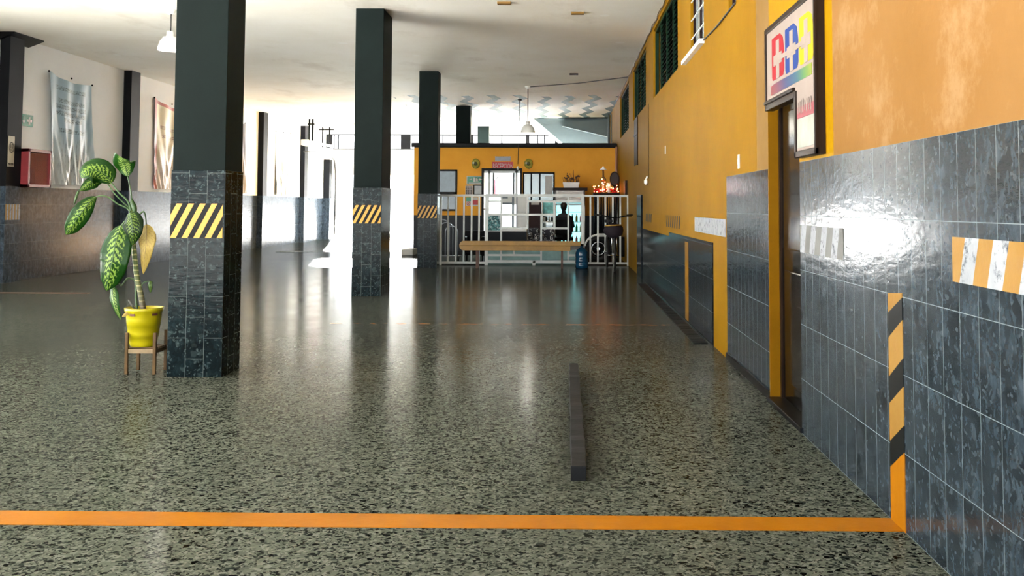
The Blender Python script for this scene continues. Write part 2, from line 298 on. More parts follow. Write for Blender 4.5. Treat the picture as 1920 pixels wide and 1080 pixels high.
# ------------------------------------------------------------------ mesh helpers
class B:
    def __init__(s): s.b = bmesh.new(); s.uv = None
    def face(s, pts, mi=0):
        vs = [s.b.verts.new(p) for p in pts]
        f = s.b.faces.new(vs); f.material_index = mi; return f
    def box(s, x0, x1, y0, y1, z0, z1, mi=0):
        v = [s.b.verts.new((x, y, z)) for x in (x0, x1) for y in (y0, y1) for z in (z0, z1)]
        for q in ((0, 1, 3, 2), (4, 6, 7, 5), (0, 4, 5, 1), (2, 3, 7, 6), (0, 2, 6, 4), (1, 5, 7, 3)):
            f = s.b.faces.new([v[i] for i in q]); f.material_index = mi
        return s
    def prism(s, pts, dvec, mi=0):
        a = [s.b.verts.new(p) for p in pts]; c = [s.b.verts.new(Vector(p)+Vector(dvec)) for p in pts]
        f = s.b.faces.new(a); f.material_index = mi; f = s.b.faces.new(c[::-1]); f.material_index = mi
        n = len(a)
        for i in range(n):
            f = s.b.faces.new((a[i], c[i], c[(i+1) % n], a[(i+1) % n])); f.material_index = mi
        return s
    def tube(s, pts, r, n=8, mi=0, caps=True):
        pts = [Vector(p) for p in pts]; rs = r if isinstance(r, (list, tuple)) else [r]*len(pts)
        rings = []; prev = None
        for i, p in enumerate(pts):
            t = (pts[min(i+1, len(pts)-1)]-pts[max(i-1, 0)]).normalized()
            if prev is None:
                x = t.cross(Vector((0, 0, 1)))
                if x.length < .1: x = t.cross(Vector((0, 1, 0)))
            else: x = prev - t*prev.dot(t)
            x.normalize(); prev = x; y = t.cross(x)
            rings.append([s.b.verts.new(p+(x*math.cos(2*math.pi*k/n)+y*math.sin(2*math.pi*k/n))*rs[i]) for k in range(n)])
        for a, c in zip(rings, rings[1:]):
            for k in range(n):
                f = s.b.faces.new((a[k], a[(k+1) % n], c[(k+1) % n], c[k])); f.material_index = mi; f.smooth = True
        if caps:
            for rg in (rings[0][::-1], rings[-1]):
                f = s.b.faces.new(rg); f.material_index = mi
        return s
    def ring(s, c, R, r, axis='x', n=28, m=8, a0=0, a1=360, mi=0):
        pts = []
        k = n if a1-a0 < 360 else n
        for i in range(k+1):
            t = math.radians(a0+(a1-a0)*i/k); ca, sa = math.cos(t)*R, math.sin(t)*R
            pts.append(Vector(c)+Vector({'x': (0, ca, sa), 'y': (ca, 0, sa), 'z': (ca, sa, 0)}[axis]))
        return s.tube(pts, r, m, mi, caps=(a1-a0 < 360))
    def lathe(s, c, prof, n=28, mi=0, sx=1, sy=1):
        rings = [[s.b.verts.new((c[0]+r*sx*math.cos(2*math.pi*k/n), c[1]+r*sy*math.sin(2*math.pi*k/n), c[2]+z)) for k in range(n)] for r, z in prof]
        for a, d in zip(rings, rings[1:]):
            for k in range(n):
                f = s.b.faces.new((a[k], a[(k+1) % n], d[(k+1) % n], d[k])); f.material_index = mi; f.smooth = True
        return s
    def disc(s, c, r, n=24, axis='z', mi=0):
        return s.face([Vector(c)+Vector({'z': (math.cos(t)*r, math.sin(t)*r, 0), 'y': (math.cos(t)*r, 0, math.sin(t)*r), 'x': (0, math.cos(t)*r, math.sin(t)*r)}[axis]) for t in [2*math.pi*k/n for k in range(n)]], mi)
    def blob(s, c, r, mi=0, sub=2, jit=0.0):
        q = bmesh.ops.create_icosphere(s.b, subdivisions=sub, radius=1.0)
        rr = r if isinstance(r, tuple) else (r, r, r)
        for v in q['verts']:
            k = 1+random.uniform(-jit, jit)
            v.co = Vector((v.co.x*rr[0]*k+c[0], v.co.y*rr[1]*k+c[1], v.co.z*rr[2]*k+c[2]))
            for f in v.link_faces: f.smooth = True; f.material_index = mi
        return s
    def build(s, name, mats, parent=None, bevel=0.0, seg=2, smooth=False, solid=0.0):
        bmesh.ops.recalc_face_normals(s.b, faces=s.b.faces)
        off = Vector((0, 0, 0)); p = parent
        while p is not None: off += p.location; p = p.parent
        if off.length: bmesh.ops.translate(s.b, verts=s.b.verts, vec=-off)
        me = bpy.data.meshes.new(name); s.b.to_mesh(me); s.b.free()
        if not isinstance(mats, (list, tuple)): mats = [mats]
        for m in mats: me.materials.append(MT[m] if isinstance(m, str) else m)
        if smooth:
            for f in me.polygons: f.use_smooth = True
        o = bpy.data.objects.new(name, me); COL.objects.link(o)
        if parent is not None: o.parent = parent
        if solid:
            md = o.modifiers.new('solid', 'SOLIDIFY'); md.thickness = solid; md.offset = 0
        if bevel:
            md = o.modifiers.new('bevel', 'BEVEL'); md.width = bevel; md.segments = seg; md.limit_method = 'ANGLE'
        return o

def thing(name, label, cat, loc, group=None, kind=None):
    o = bpy.data.objects.new(name, None); COL.objects.link(o); o.location = loc; o.empty_display_size = .1
    if kind: o['kind'] = kind
    else: o['label'] = label; o['category'] = cat
    if group: o['group'] = group
    return o
def tag(o, label, cat, group=None):
    o['label'] = label; o['category'] = cat
    if group: o['group'] = group
    return o
def struct(o): o['kind'] = 'structure'; return o
def box1(name, mats, x0, x1, y0, y1, z0, z1, parent=None, bevel=0.0): return B().box(x0, x1, y0, y1, z0, z1).build(name, mats, parent, bevel)
def text_bm(s, size, origin, right, up, depth=.002, font_scale_x=1.0):
    """letters as mesh: origin = lower left corner, right/up = directions"""
    cu = bpy.data.curves.new('t', 'FONT'); cu.body = s; cu.size = size; cu.extrude = depth; cu.resolution_u = 2
    ob = bpy.data.objects.new('t', cu); COL.objects.link(ob)
    dg = bpy.context.evaluated_depsgraph_get(); me = bpy.data.meshes.new_from_object(ob.evaluated_get(dg))
    b = B(); b.b.from_mesh(me)
    r, u = Vector(right).normalized(), Vector(up).normalized(); n = r.cross(u)
    for v in b.b.verts: v.co = Vector(origin)+r*v.co.x*font_scale_x+u*v.co.y+n*v.co.z
    bpy.data.objects.remove(ob); bpy.data.curves.remove(cu); bpy.data.meshes.remove(me)
    return b
def place_copy(root, loc, label, group=None):
    r = root.copy(); COL.objects.link(r); r.location = loc; r['label'] = label
    if group: r['group'] = group
    for ch in root.children:
        c = ch.copy(); COL.objects.link(c); c.parent = r
        for g2 in ch.children:
            d = g2.copy(); COL.objects.link(d); d.parent = c
    return r

# ================================================================== ROOM
CEIL = 4.015; XL = -9.09; XR = 1.306; XR2 = 1.33; YF = 37.5
TZ = 1.497
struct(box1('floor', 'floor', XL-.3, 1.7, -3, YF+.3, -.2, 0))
struct(box1('ceiling', 'ceiling', XL-.3, 1.7, -3, YF+.3, CEIL, CEIL+.3))
struct(box1('ground_outside', 'concrete', -45, 45, YF+.3, 90, -.25, -.05))
struct(box1('ground_behind', 'concrete', -45, 45, -45, -3, -.25, -.05))
struct(box1('ground_side', 'concrete', -45, XL-.3, -3, YF+.3, -.25, -.05))

# right wall: near section, door opening, tiled panel, long ochre wall with high windows
Y_DN = onX(1502, 600, XR).y; Y_DF = onX(1446, 600, XR2).y; DOOR_H = 2.02
Y_P = onX(1363, 500, XR2).y
Y_ST = onX(1562, 200, XR).y          # where the yellow paint meets the pale plaster
print('door', Y_DN, Y_DF, 'panel to', Y_P, 'plaster edge', Y_ST)
b = B()
TH = XR+.28
b.box(XR, TH, -3, Y_DN, 0, TZ, 1)
b.box(XR, TH, -3, Y_ST, TZ, CEIL, 2)
b.box(XR, TH, Y_ST, Y_DN, TZ, CEIL, 3)
Y_TAN0, Y_TAN1 = Y_DF, onX(1418, 150, XR2).y
b.box(XR2, TH, Y_DN, Y_TAN0, DOOR_H, CEIL, 3)
b.box(XR2, TH, Y_TAN0, Y_TAN1, TZ, CEIL, 4)
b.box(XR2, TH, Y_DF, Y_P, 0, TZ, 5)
# windows: (x near px, x far px, bottom py at near px, top None = ceiling)
WIN = []
for (xn, xf, yb) in ((1380.5, 1366, 3), (1320, 1295, 72), (1271, 1225, 128), (1211, 1187, 197), (1179, 1163, 240)):
    n_ = onX(xn, yb, XR2); f_ = onX(xf, yb, XR2); WIN.append((n_.y, f_.y, n_.z))
print('windows', WIN)
TOPW = 3.93
edges = Y_TAN1
for (y0, y1, zb) in WIN:
    b.box(XR2, TH, edges, y0, TZ, CEIL, 0)
    b.box(XR2, TH, y0, y1, TZ, zb, 0); b.box(XR2, TH, y0, y1, TOPW, CEIL, 0)
    edges = y1
b.box(XR2, TH, edges, YF, TZ, CEIL, 0)
b.box(XR2, TH, Y_P, YF, 0, TZ, 0)
wr = struct(b.build('wall_right', ['orange', 'tile', 'orange_pale', 'orange_bright', 'tan', 'tile_panel_shaded']))

# low tiled dado of the long wall (two heights) and the slim tiled pier
Y_D0 = onX(1338, 560, XR2).y; Y_D1 = onX(1256, 440, XR2).y; Y_D2 = onX(1205, 430, XR2).y; Y_D3 = onX(1197, 430, XR2).y
zd = onX(1338, 455, XR2).z; zd2 = onX(1254, 438, XR2).z
b = B(); b.box(XR2-.012, XR2+.01, Y_D0, Y_D1, 0, zd, 0); b.box(XR2-.012, XR2+.01, Y_D1, Y_D2, 0, zd-.05, 0)
b.box(XR2-.03, XR2+.01, Y_D2, Y_D3, 0, 1.46, 0)
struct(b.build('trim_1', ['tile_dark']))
# drain channel beside it
c0 = onZ(1300, 645); c1 = onZ(1196, 532)
b = B(); b.box(1.165, 1.30, c0.y, c1.y, .0005, .004, 0)
for k in range(60):
    y = c0.y+(c1.y-c0.y)*k/60
    b.box(1.175, 1.29, y+.02, y+.035, .004, .007, 0)
tag(b.build('drain_channel', 'black'), 'black drain channel in the floor along the foot of the ochre wall', 'drain')

# near wall painted marks -------------------------------------------------------
def wall_quad(b, X, pts, mi=0, th=.003):   # pts: (y,z) outline on a wall plane facing -x
    b.prism([(X, y, z) for y, z in pts], (-th, 0, 0), mi)
def band(b, X, y0, y1, z0, z1, first, w, slant, mis):
    """slanted stripes clipped to the rectangle y0..y1"""
    k = 0; y = first
    h = z1-z0
    def clip(poly, ylim, keep_less):
        out = []
        for i in range(len(poly)):
            a, c = poly[i], poly[(i+1) % len(poly)]
            ia = (a[0] <= ylim) if keep_less else (a[0] >= ylim); ic = (c[0] <= ylim) if keep_less else (c[0] >= ylim)
            if ia: out.append(a)
            if ia != ic:
                t = (ylim-a[0])/(c[0]-a[0]); out.append((ylim, a[1]+t*(c[1]-a[1])))
        return out
    while y < y1+abs(slant*h)+w:
        poly = [(y, z0), (y+w, z0), (y+w+slant*h, z1), (y+slant*h, z1)]
        poly = clip(poly, y0, False)
        if len(poly) > 2: poly = clip(poly, y1, True)
        if len(poly) > 2 and mis[k % len(mis)] is not None: wall_quad(b, X, poly, mis[k % len(mis)])
        y += w; k += 1
Y1 = onX(1787, 480, XR).y; zb0 = onX(1800, 530, XR).z; zb1 = onX(1800, 445, XR).z
b = B(); band(b, XR, 2.2, Y1, zb0, zb1, 1.93, .108, -.36, [0, 1])
tag(b.build('hazard_stripe_band', ['haz_w', 'haz_o']), 'worn orange and white slanted hazard stripes on the tiled wall nearest the viewer', 'wall marking')
Y2 = onX(1582, 460, XR).y
MT['haz_g'] = paint_wall('faded_grey_stripe', (.10, .10, .095), (.15, .15, .14), 5, .4)
b = B(); band(b, XR, Y2, Y_DN-.01, zb0, zb1, Y2-.1, .108, -.36, [0, 1])
tag(b.build('hazard_stripe_band', ['haz_w', 'haz_g']), 'faded whitish stripe band on the tiled wall right beside the dark door', 'wall marking')
# vertical hazard strip rising from the floor line
ya, yb = onX(1699, 990, XR).y, onX(1672, 965, XR).y
b = B(); zt = onX(1680, 550, XR).z
def zat(py): return onX(1686, py, XR).z
wall_quad(b, XR, [(ya, 0), (yb, 0), (yb, zat(866)), (ya, zat(838))], 0)
segs = [(866, 838, 779, 740, 1), (779, 740, 705, 661, 0), (705, 661, 643, 598, 1), (643, 598, 570, 600, 1)]
marks = [(868, 830, 1), (779, 727, 0), (705, 655, 1), (640, 590, 0)]
L = [onX(1672, y, XR).z for y in (876, 828, 758, 708, 635, 588, 551)]
R_ = [onX(1698, y, XR).z for y in (850, 800, 727, 674, 602, 560, 551)]
b = B()
mi = 0; lo = (0, 0)
for i in range(7):
    hi = (L[i], R_[i])
    wall_quad(b, XR, [(yb, lo[0]), (yb, hi[0]), (ya, hi[1]), (ya, lo[1])], 0 if i == 0 else (1 if i % 2 else 2))
    lo = hi
tag(b.build('hazard_strip', ['yellow_line', 'haz_k', 'haz_o']), 'upright black and orange hazard strip on the tiled wall, meeting the floor line', 'wall marking')
# floor line
a0 = onZ(0, 958); a1 = onZ(1672, 972); n0 = onZ(0, 984); n1 = onZ(1699, 997)
dy = (a1.y-a0.y)/(a1.x-a0.x)
def ln(p, q, x): return p.y+(q.y-p.y)*(x-p.x)/(q.x-p.x)
b = B(); x0, x1 = -4.5, XR-.003
b.prism([(x0, ln(n0, n1, x0), .0), (x1, ln(n0, n1, x1), .0), (x1, ln(a0, a1, x1), .0), (x0, ln(a0, a1, x0), .0)], (0, 0, .002))
tag(b.build('floor_line', 'yellow_line'), 'solid orange line painted across the terrazzo floor in the foreground', 'floor marking')

# stripe patches on the long wall
for (xa, xb, yt, ybm, n, mats, lab) in (
        (1248, 1275, 403, 428, 7, ['orange', 'brown_frame'], 'wider patch of thin dark stripes on the ochre wall above the dark dado'),
        (1210, 1222, 400, 417, 4, ['orange', 'brown_frame'], 'narrower patch of thin dark stripes on the ochre wall next to the tiled pier')):
    yA, yB = onX(xb, 415, XR2).y, onX(xa, 415, XR2).y; z1 = onX((xa+xb)/2, yt+1, XR2).z; z0 = onX((xa+xb)/2, ybm-1, XR2).z
    b = B(); band(b, XR2, yA, yB, z0, z1, yA-.1, (yB-yA)/(2*n), -.5, [0, 1])
    tag(b.build('stripe_patch', mats), lab, 'wall marking')
yA, yB = onX(1361, 425, XR2).y, onX(1303, 420, XR2).y; z1 = onX(1332, 409, XR2).z; z0 = onX(1332, 439, XR2).z
b = B(); wall_quad(b, XR2, [(yA, z0), (yB, z0), (yB, z1), (yA, z1)])
tag(b.build('white_patch', ['haz_w']), 'long speckled white painted patch on the ochre wall left of the tall tiled panel', 'wall marking')
# narrow ochre stripe down the dado
yA, yB = onX(1293, 500, XR2).y, onX(1287, 500, XR2).y
b = B(); wall_quad(b, XR2-.012, [(yA, .02), (yB, .02), (yB, zd-.06), (yA, zd-.06)])
tag(b.build('paint_stripe', ['orange_door']), 'thin upright ochre stripe on the low dark tiled dado', 'wall marking')

# windows of the right wall ------------------------------------------------------
def high_window(i, y0, y1, z0, kind):
    w = thing('window_%d' % i, '', '', (XR2+.05, (y0+y1)/2, z0), kind='structure')
    z1 = TOPW; t = .035
    fm = 'green_slat' if kind == 'green' else 'brown_frame'
    b = B(); X0, X1 = XR2+.03, XR2+.08
    b.box(X0, X1, y0, y0+t, z0, z1); b.box(X0, X1, y1-t, y1, z0, z1); b.box(X0, X1, y0, y1, z0, z0+t); b.box(X0, X1, y0, y1, z1-t, z1)
    nm = 3 if kind == 'green' else 1
    for k in range(1, nm+1):
        y = y0+(y1-y0)*k/(nm+1); b.box(X0, X1, y-t/2, y+t/2, z0, z1)
    b.build('window_frame', fm, w)
    b = B(); b.box(XR2+.16, XR2+.17, y0, y1, z0, z1); b.build('dark_backing', 'win_dark', w)
    if kind == 'green':
        b = B(); n = int((z1-z0)/.06)
        for k in range(n):
            z = z0+.03+k*(z1-z0-.03)/n
            for q in range(nm+1):
                ya_, yb_ = y0+(y1-y0)*q/(nm+1)+t*.6, y0+(y1-y0)*(q+1)/(nm+1)-t*.6
                if q == nm: continue
                b.prism([(XR2+.035, ya_, z), (XR2+.085, ya_, z+.042), (XR2+.089, ya_, z+.042), (XR2+.039, ya_, z)], (0, yb_-ya_, 0))
        b.build('louvre_slats', 'green_slat', w)
    else:
        b = B(); b.box(XR2+.05, XR2+.055, y0, y1, z0, z1); b.build('pane', 'glass', w)
        b = B()
        for k in range(5):
            z = z0+.15+k*.2; b.box(XR2+.0, XR2+.012, y0+.02, y1-.02, z, z+.007)
        b.build('security_bars', 'white', w)
        b = B(); i > 1 and b.box(XR2-.05, XR2+.02, y0-.03, y1+.45 if i == 2 else y1+.1, z0-.05, z0-.005); b.build('window_sill', 'white', w)
for i, ((y0, y1, z0), kd) in enumerate(zip(WIN, ('brown', 'brown', 'green', 'green', 'green'))): high_window(i+1, y0, y1, z0, kd)
# tall narrow slot under window 4
s0 = onX(1196, 300, XR2); s1 = onX(1190, 300, XR2)
w = thing('window_6', '', '', (XR2, s0.y, 2.02), kind='structure')
b = B(); b.box(XR2-.012, XR2+.01, s0.y, s1.y, 2.04, 2.93); b.build('pane', 'win_dark', w)
b = B(); b.box(XR2-.02, XR2+.01, s0.y, s1.y, 2.60, 2.64); b.box(XR2-.02, XR2+.01, s0.y-.02, s0.y, 2.02, 2.93); b.build('window_frame', 'brown_frame', w)

# door in the right wall ---------------------------------------------------------
XD = 1.395
d = thing('door_1', '', '', (XD, Y_DF, 0), kind='structure')
B().box(XD, XD+.045, Y_DN+.0, Y_DF-.012, .035, DOOR_H-.01).build('door_leaf', 'door_varnish', d, .003)
b = B()
for (z0, z1) in ((.15, .85), (.98, 1.85)):
    b.box(XD-.008, XD+.01, Y_DN+.14, Y_DF-.14, z0, z1)
b.build('door_panel', 'door_varnish', d, .01)
b = B(); b.box(XR2-.012, XD+.05, Y_DF-.012, Y_DF+.004, 0.03, DOOR_H); b.build('door_jamb', 'orange_door', d)
b = B(); b.box(XD-.012, XD+.05, Y_DF-.05, Y_DF-.012, .03, DOOR_H); b.build('door_frame', 'wood_dark', d)
b = B(); b.box(XR-.01, XD+.05, Y_DN+.001, Y_DF-.001, 0, .03); b.build('door_sill', 'black', d, .004)
b = B(); b.tube([(XD-.035, Y_DN+.09, 1.0), (XD, Y_DN+.09, 1.0)], .01).blob((XD-.04, Y_DN+.09, 1.0), .024); b.build('door_knob', 'chrome', d)
B().box(TH, TH+.02, Y_DN-.3, Y_DF+.3, 0, 2.3).build('dark_backing', 'win_dark', d)
struct(box1('baseboard_right', 'black', XR2-.014, XR2+.0, Y_DF, Y_P, .0, .055))

# sign board over the door -------------------------------------------------------
XS = 1.262
yn = onX(1531, 150, XS).y; yf = onX(1437, 130, XS).y; yc = onX(1492, 190, XS).y
zt = 2.362; zm = onX(1440, 208, XS).z; zl = onX(1530, 289, XS).z
print('sign', yn, yf, yc, zm, zl)
sg = thing('wall_sign', 'L-shaped framed sign with red, blue and yellow plus-sign letters above the dark door', 'sign', (XS, yn, zl))
fr = .035
outl = [(yn, zl), (yn, zt), (yf, zt), (yf, zm), (yc, zm), (yc, zl)]
b = B(); b.prism([(XS+.004, y, z) for y, z in outl], (XR-XS-.005, 0, 0)); b.build('sign_box', 'wood_dark', sg)
b = B()
def bar(y0, y1, z0, z1): b.box(XS-.012, XS+.01, y0, y1, z0, z1)
bar(yn, yn+fr*.5, zl, zt); bar(yf-fr, yf, zm, zt); bar(yn, yf, zt-fr, zt); bar(yc-.0, yf, zm, zm+fr); bar(yc-fr*1.1, yc, zl, zm+fr); bar(yn, yc, zl, zl+fr)
b.box(XS-.02, XS+.0, yc, yf, zm+.038, zm+.058)
b.build('sign_frame', 'wood_dark', sg, .004)
b = B(); b.prism([(XS, y, z) for y, z in [(yn+.01, zl+.02), (yn+.01, zt-.02), (yf-.02, zt-.02), (yf-.02, zm+.02), (yc-.02, zm+.02), (yc-.02, zl+.02)]], (-.003, 0, 0))
b.build('sign_face', 'sign_face', sg)
def rounded(y0, y1, z0, z1, rr, n=5, which=(1, 1, 1, 1)):
    """outline; y0 > y1 side is left in view"""
    pts = []
    for (cy, cz, a0, on) in ((y0-rr, z0+rr, -90, which[0]), (y1+rr, z0+rr, -180, 0), (y1+rr, z1-rr, 90, which[2]), (y0-rr, z1-rr, 0, 0)): pass
    return [(y0, z0), (y1, z0), (y1, z1-rr), (y1+rr*.3, z1-rr*.3), (y1+rr, z1), (y0, z1)]
MT['logo_red'] = plain('logo_red', (0.2677, 0.01825, 0.02434), .6, var=.03, spec=.08)
MT['logo_blue'] = plain('logo_blue', (0.01966, 0.04368, 0.1747), .6, var=.03, spec=.08)
MT['logo_yellow'] = plain('logo_yellow', (0.4085, 0.3064, 0.01393), .6, var=.03, spec=.08)
def sp_(px, py): v = onX(px, py, XS-.004); return v.y, v.z
# three letter blocks: measured corners (left x, right x, top y at left, bottom y at left)
def blockf(name, mt, xl, xr, ytl, ytr, ybl, ybr):
    yl = sp_(xl, 100)[0]; yr = sp_(xr, 100)[0]
    zt_ = (sp_(xl, ytl)[1]+sp_(xr, ytr)[1])/2; zb_ = (sp_(xl, ybl)[1]+sp_(xr, ybr)[1])/2
    w = yl-yr
    b = B(); X = XS-.003
    r = w*.32
    wall_quad(b, X, [(yl, zb_+r*.2), (yl-r*.2, zb_), (yr+r*.3, zb_), (yr, zb_+r*.3), (yr, zt_-r), (yr+r*.3, zt_-r*.3), (yr+r, zt_), (yl, zt_)], 0, .002)
    b.build(name, mt, sg)
    return yl, yr, zb_, zt_
blocks = [blockf('red_letter', 'logo_red', 1447.5, 1470, 70, 60, 155, 137),
          blockf('blue_letter', 'logo_blue', 1472.5, 1496.5, 55, 38, 141, 124),
          blockf('yellow_letter', 'logo_yellow', 1499, 1525.5, 33, 14, 122, 110)]
b = B(); X = XS-.005
zc = sum(k[2]*.55+k[3]*.45 for k in blocks)/3
for yl, yr, zb_, zt_ in blocks:
    w = yl-yr; cy = (yl+yr)/2; zc_ = zb_+(zt_-zb_)*.44
    b.box(X-.002, X, cy-w*.13, cy+w*.13, zc_-.115, zc_+.115)
    b.box(X-.0024, X, cy-w*.34, cy+w*.34, zc_-.032, zc_+.032)
for (yl, yr, zb_, zt_), nxt in zip(blocks, blocks[1:]+[None]):
    zc_ = zb_+(zt_-zb_)*.44
    if nxt:
        zn = nxt[2]+(nxt[3]-nxt[2])*.44; ya_ = yl-(yl-yr)*.5; yb_ = nxt[0]-(nxt[0]-nxt[1])*.5
        b.prism([(X+.0, ya_, zc_-.014), (X, yb_, zn-.014), (X, yb_, zn+.014), (X, ya_, zc_+.014)], (-.0028, 0, 0))
b.build('plus_marks', 'sign_face', sg)
# spectrum bar
m, nt, bs = new_mat('spectrum_print'); g = N(nt)
o_ = g.sep(g.n('ShaderNodeTexCoord').outputs['Generated'])
nt.links.new(g.ramp(o_[1], [(0, (.22, .25, .03)), (.16, (.08, .20, .06)), (.33, (.02, .09, .15)), (.6, (.02, .03, .13)), (.8, (.12, .02, .05)), (1, (.20, .015, .02))]), bs.inputs['Base Color']); bs.inputs['Roughness'].default_value = .3
b = B(); yl, zl1 = sp_(1446, 158); _, zl0 = sp_(1446, 180); yr = sp_(1522, 120)[0]
b.box(XS-.006, XS-.003, yr, yl, zl0, zl1-.012); b.build('spectrum_bar', m, sg)
MT['pink'] = plain('faded_pink_print', (0.2321, 0.05242, 0.06366), .35, spec=.08)
MT['notice_face'] = paint_wall('faded_notice_print', (0.2096, 0.2171, 0.1797), (0.2696, 0.2696, 0.2396), 6, .25)
y_a, y_b = yc-.05, yn+.025
z_a, z_b = onX(1495, 203, XS).z, onX(1495, 224, XS).z
b = B(); b.box(XS-.006, XS-.003, y_b, y_a, z_b, z_a); b.build('pink_strip', 'pink', sg)
rs_ = random.Random(3); b = B(); yy_ = y_a-.03
while yy_ > y_b+.04:
    h0, h1 = rs_.uniform(.02, .035), rs_.uniform(.07, .10); b.box(XS-.0085, XS-.006, yy_-.012, yy_, z_b+h0, z_b+h1); yy_ -= rs_.uniform(.03, .05)
b.build('faded_lettering', 'sign_face', sg)
b = B(); b.box(XS-.006, XS-.003, y_b, y_a, zl+.05, z_b-.004); b.build('notice_panel', 'notice_face', sg)

# light switch labels, conduit etc.
p = onX(1386, 303, XR2); b = B(); b.box(XR2-.008, XR2+.002, p.y-.03, p.y+.03, p.z-.055, p.z+.055)
b.box(XR2-.012, XR2-.006, p.y-.015, p.y+.015, p.z-.02, p.z+.02)
tag(b.build('wall_sticker', 'paper'), 'small upright white label on the yellow wall just above the tiled panel', 'label')
p = onX(1248, 281, XR2); b = B(); b.box(XR2-.008, XR2+.002, p.y-.03, p.y+.03, p.z-.055, p.z+.055)
tag(b.build('wall_sticker', 'paper'), 'small upright white label in the middle of the ochre wall', 'label')
# wires
def wire(name, pts, r, lab, mat='wire'): return tag(B().tube(pts, r, 6).build(name, mat), lab, 'cable')
pts = []
for i in range(60):
    t = i/59; pts.append((XR2-.02-.008*math.sin(i*2.1), 7.0+t*19, CEIL-.03-.012*math.sin(i*1.7)))
wire('ceiling_cable', pts, .009, 'twisted pale cable run along the edge between ceiling and right wall', 'bamboo_d')
q0 = onX(1320, 76, XR2); q1 = onX(1380, 6, XR2)
wire('wall_cable', [(XR2-.01, q0.y, q0.z), (XR2-.012, (q0.y+q1.y)/2, (q0.z+q1.z)/2-.02), (XR2-.01, q1.y, q1.z)], .008, 'dark cable running from the small window sill along the yellow wall', 'wire')
q0 = onX(1217, 200, XR2)
wire('drop_cable', [(XR2-.01, q0.y, 2.9), (XR2-.01, q0.y+.03, 2.2), (XR2-.01, q0.y, onX(1216, 335, XR2).z)], .006, 'thin cable hanging down the ochre wall to a bare bulb', 'bamboo_d')
pz = onX(1216, 341, XR2)
b = B(); b.blob((XR2-.04, pz.y, pz.z), (.035, .05, .05)).tube([(XR2-.04, pz.y, pz.z+.04), (XR2-.02, pz.y, pz.z+.09)], .015)
tag(b.build('bare_bulb', 'lamp_white'), 'small bare bulb hanging low on the ochre wall', 'bulb')

# ================================================================== LEFT WALL
TL = onX(20, 350, XL).z
print('left tile top', TL)
b = B(); b.box(XL-.25, XL, 11.8, YF, TL, CEIL, 0); b.box(XL-.25, XL, 11.8, YF, 0, TL, 1)
struct(b.build('wall_left', ['cream', 'tile_left']))
pil = [onX(0, 450, XL+.16).y-.1]
for px in (243, 493, 571, 618): pil.append(onY(px, 400, 1).y and onX(px, 400, XL+.16).y)
pil = [15.75, onX(243, 300, XL+.16).y, onX(378, 300, XL+.16).y, onX(493.5, 300, XL+.16).y, onX(571.5, 300, XL+.16).y]
print('pilasters', pil)
names = ['nearest left-wall pilaster, carrying the small maximum-speed notice', 'left-wall pilaster between the pale blue banner and the red edged banner',
         'left-wall pilaster hidden behind the big front column', 'left-wall pilaster right of the front column, left of the pale poster', 'left-wall pilaster beside the overhead gate arm']
proto = None
for i, y in enumerate(pil):
    lab = 'dark painted ' + names[i]
    loc = (XL+.08, y, 0)
    if i == 2: continue
    if proto is None:
        r = thing('pilaster', lab, 'pilaster', loc, 'pilasters of the left wall')
        B().box(XL, XL+.16, y, y+.42, TL, CEIL).build('pilaster_shaft', 'pil_paint', r)
        B().box(XL, XL+.165, y-.004, y+.425, 0, TL).build('tile_cladding', 'tile_left', r)
        proto = r
    else: place_copy(proto, loc, lab)
# capital block on the first pilaster
B().prism([(XL+.001, 15.68, CEIL), (XL+.001, 15.68, CEIL-.12), (XL+.26, 15.68, CEIL-.02), (XL+.26, 15.68, CEIL)], (0, .9, 0)).build('capital', 'black', proto)

# far facade: strip of high windows, lintel beam, shutter box, wide opening
def Xat(px, Y): return onY(px, 380, Y).x
def Zat(py, Y, px=900): return onY(px, py, Y).z
zw0 = Zat(280, YF, 680); zw2 = Zat(300, YF, 680); zw3 = Zat(328, YF, 680)
xo0 = Xat(622, YF); xo1 = 0.6
b = B(); b.box(XL, XR2+.3, YF, YF+.25, zw2, zw0, 0)
b.box(XL, xo0, YF, YF+.25, 0, zw2, 0); b.box(xo1, XR2+.3, YF, YF+.25, 0, zw2, 0)
b.box(XL, XR2+.3, YF, YF+.25, CEIL-.05, CEIL, 0)
struct(b.build('wall_far', ['white']))
struct(box1('trim_2', 'concrete', xo0, xo1, YF+.02, YF+.35, zw3, zw2))      # shutter housing
w = thing('window_7', '', '', (-3, YF, zw0), kind='structure')
b = B()
for px0, px1 in ((607, 620), (750, 768), (880, 886), (985, 992), (1040, 1046)):
    b.box(Xat(px0, YF), Xat(px1, YF), YF+.02, YF+.2, zw0, CEIL-.05)
b.build('window_pier', 'pil_paint', w)
b = B()
for px in (624, 632, 790, 829, 916, 940, 1008, 1020, 1060, 1120):
    x = Xat(px, YF); b.box(x-.02, x+.02, YF+.05, YF+.1, zw0, CEIL-.05)
b.box(XL, XR2, YF+.04, YF+.11, CEIL-.09, CEIL-.05); b.box(XL, XR2, YF+.04, YF+.11, zw0, zw0+.03)
b.build('window_frame', 'pil_paint', w)
B().box(XL, XR2, YF+.07, YF+.075, zw0, CEIL-.05).build('pane', glass('window_pane', (.95, .97, .97), .02, .12), w)
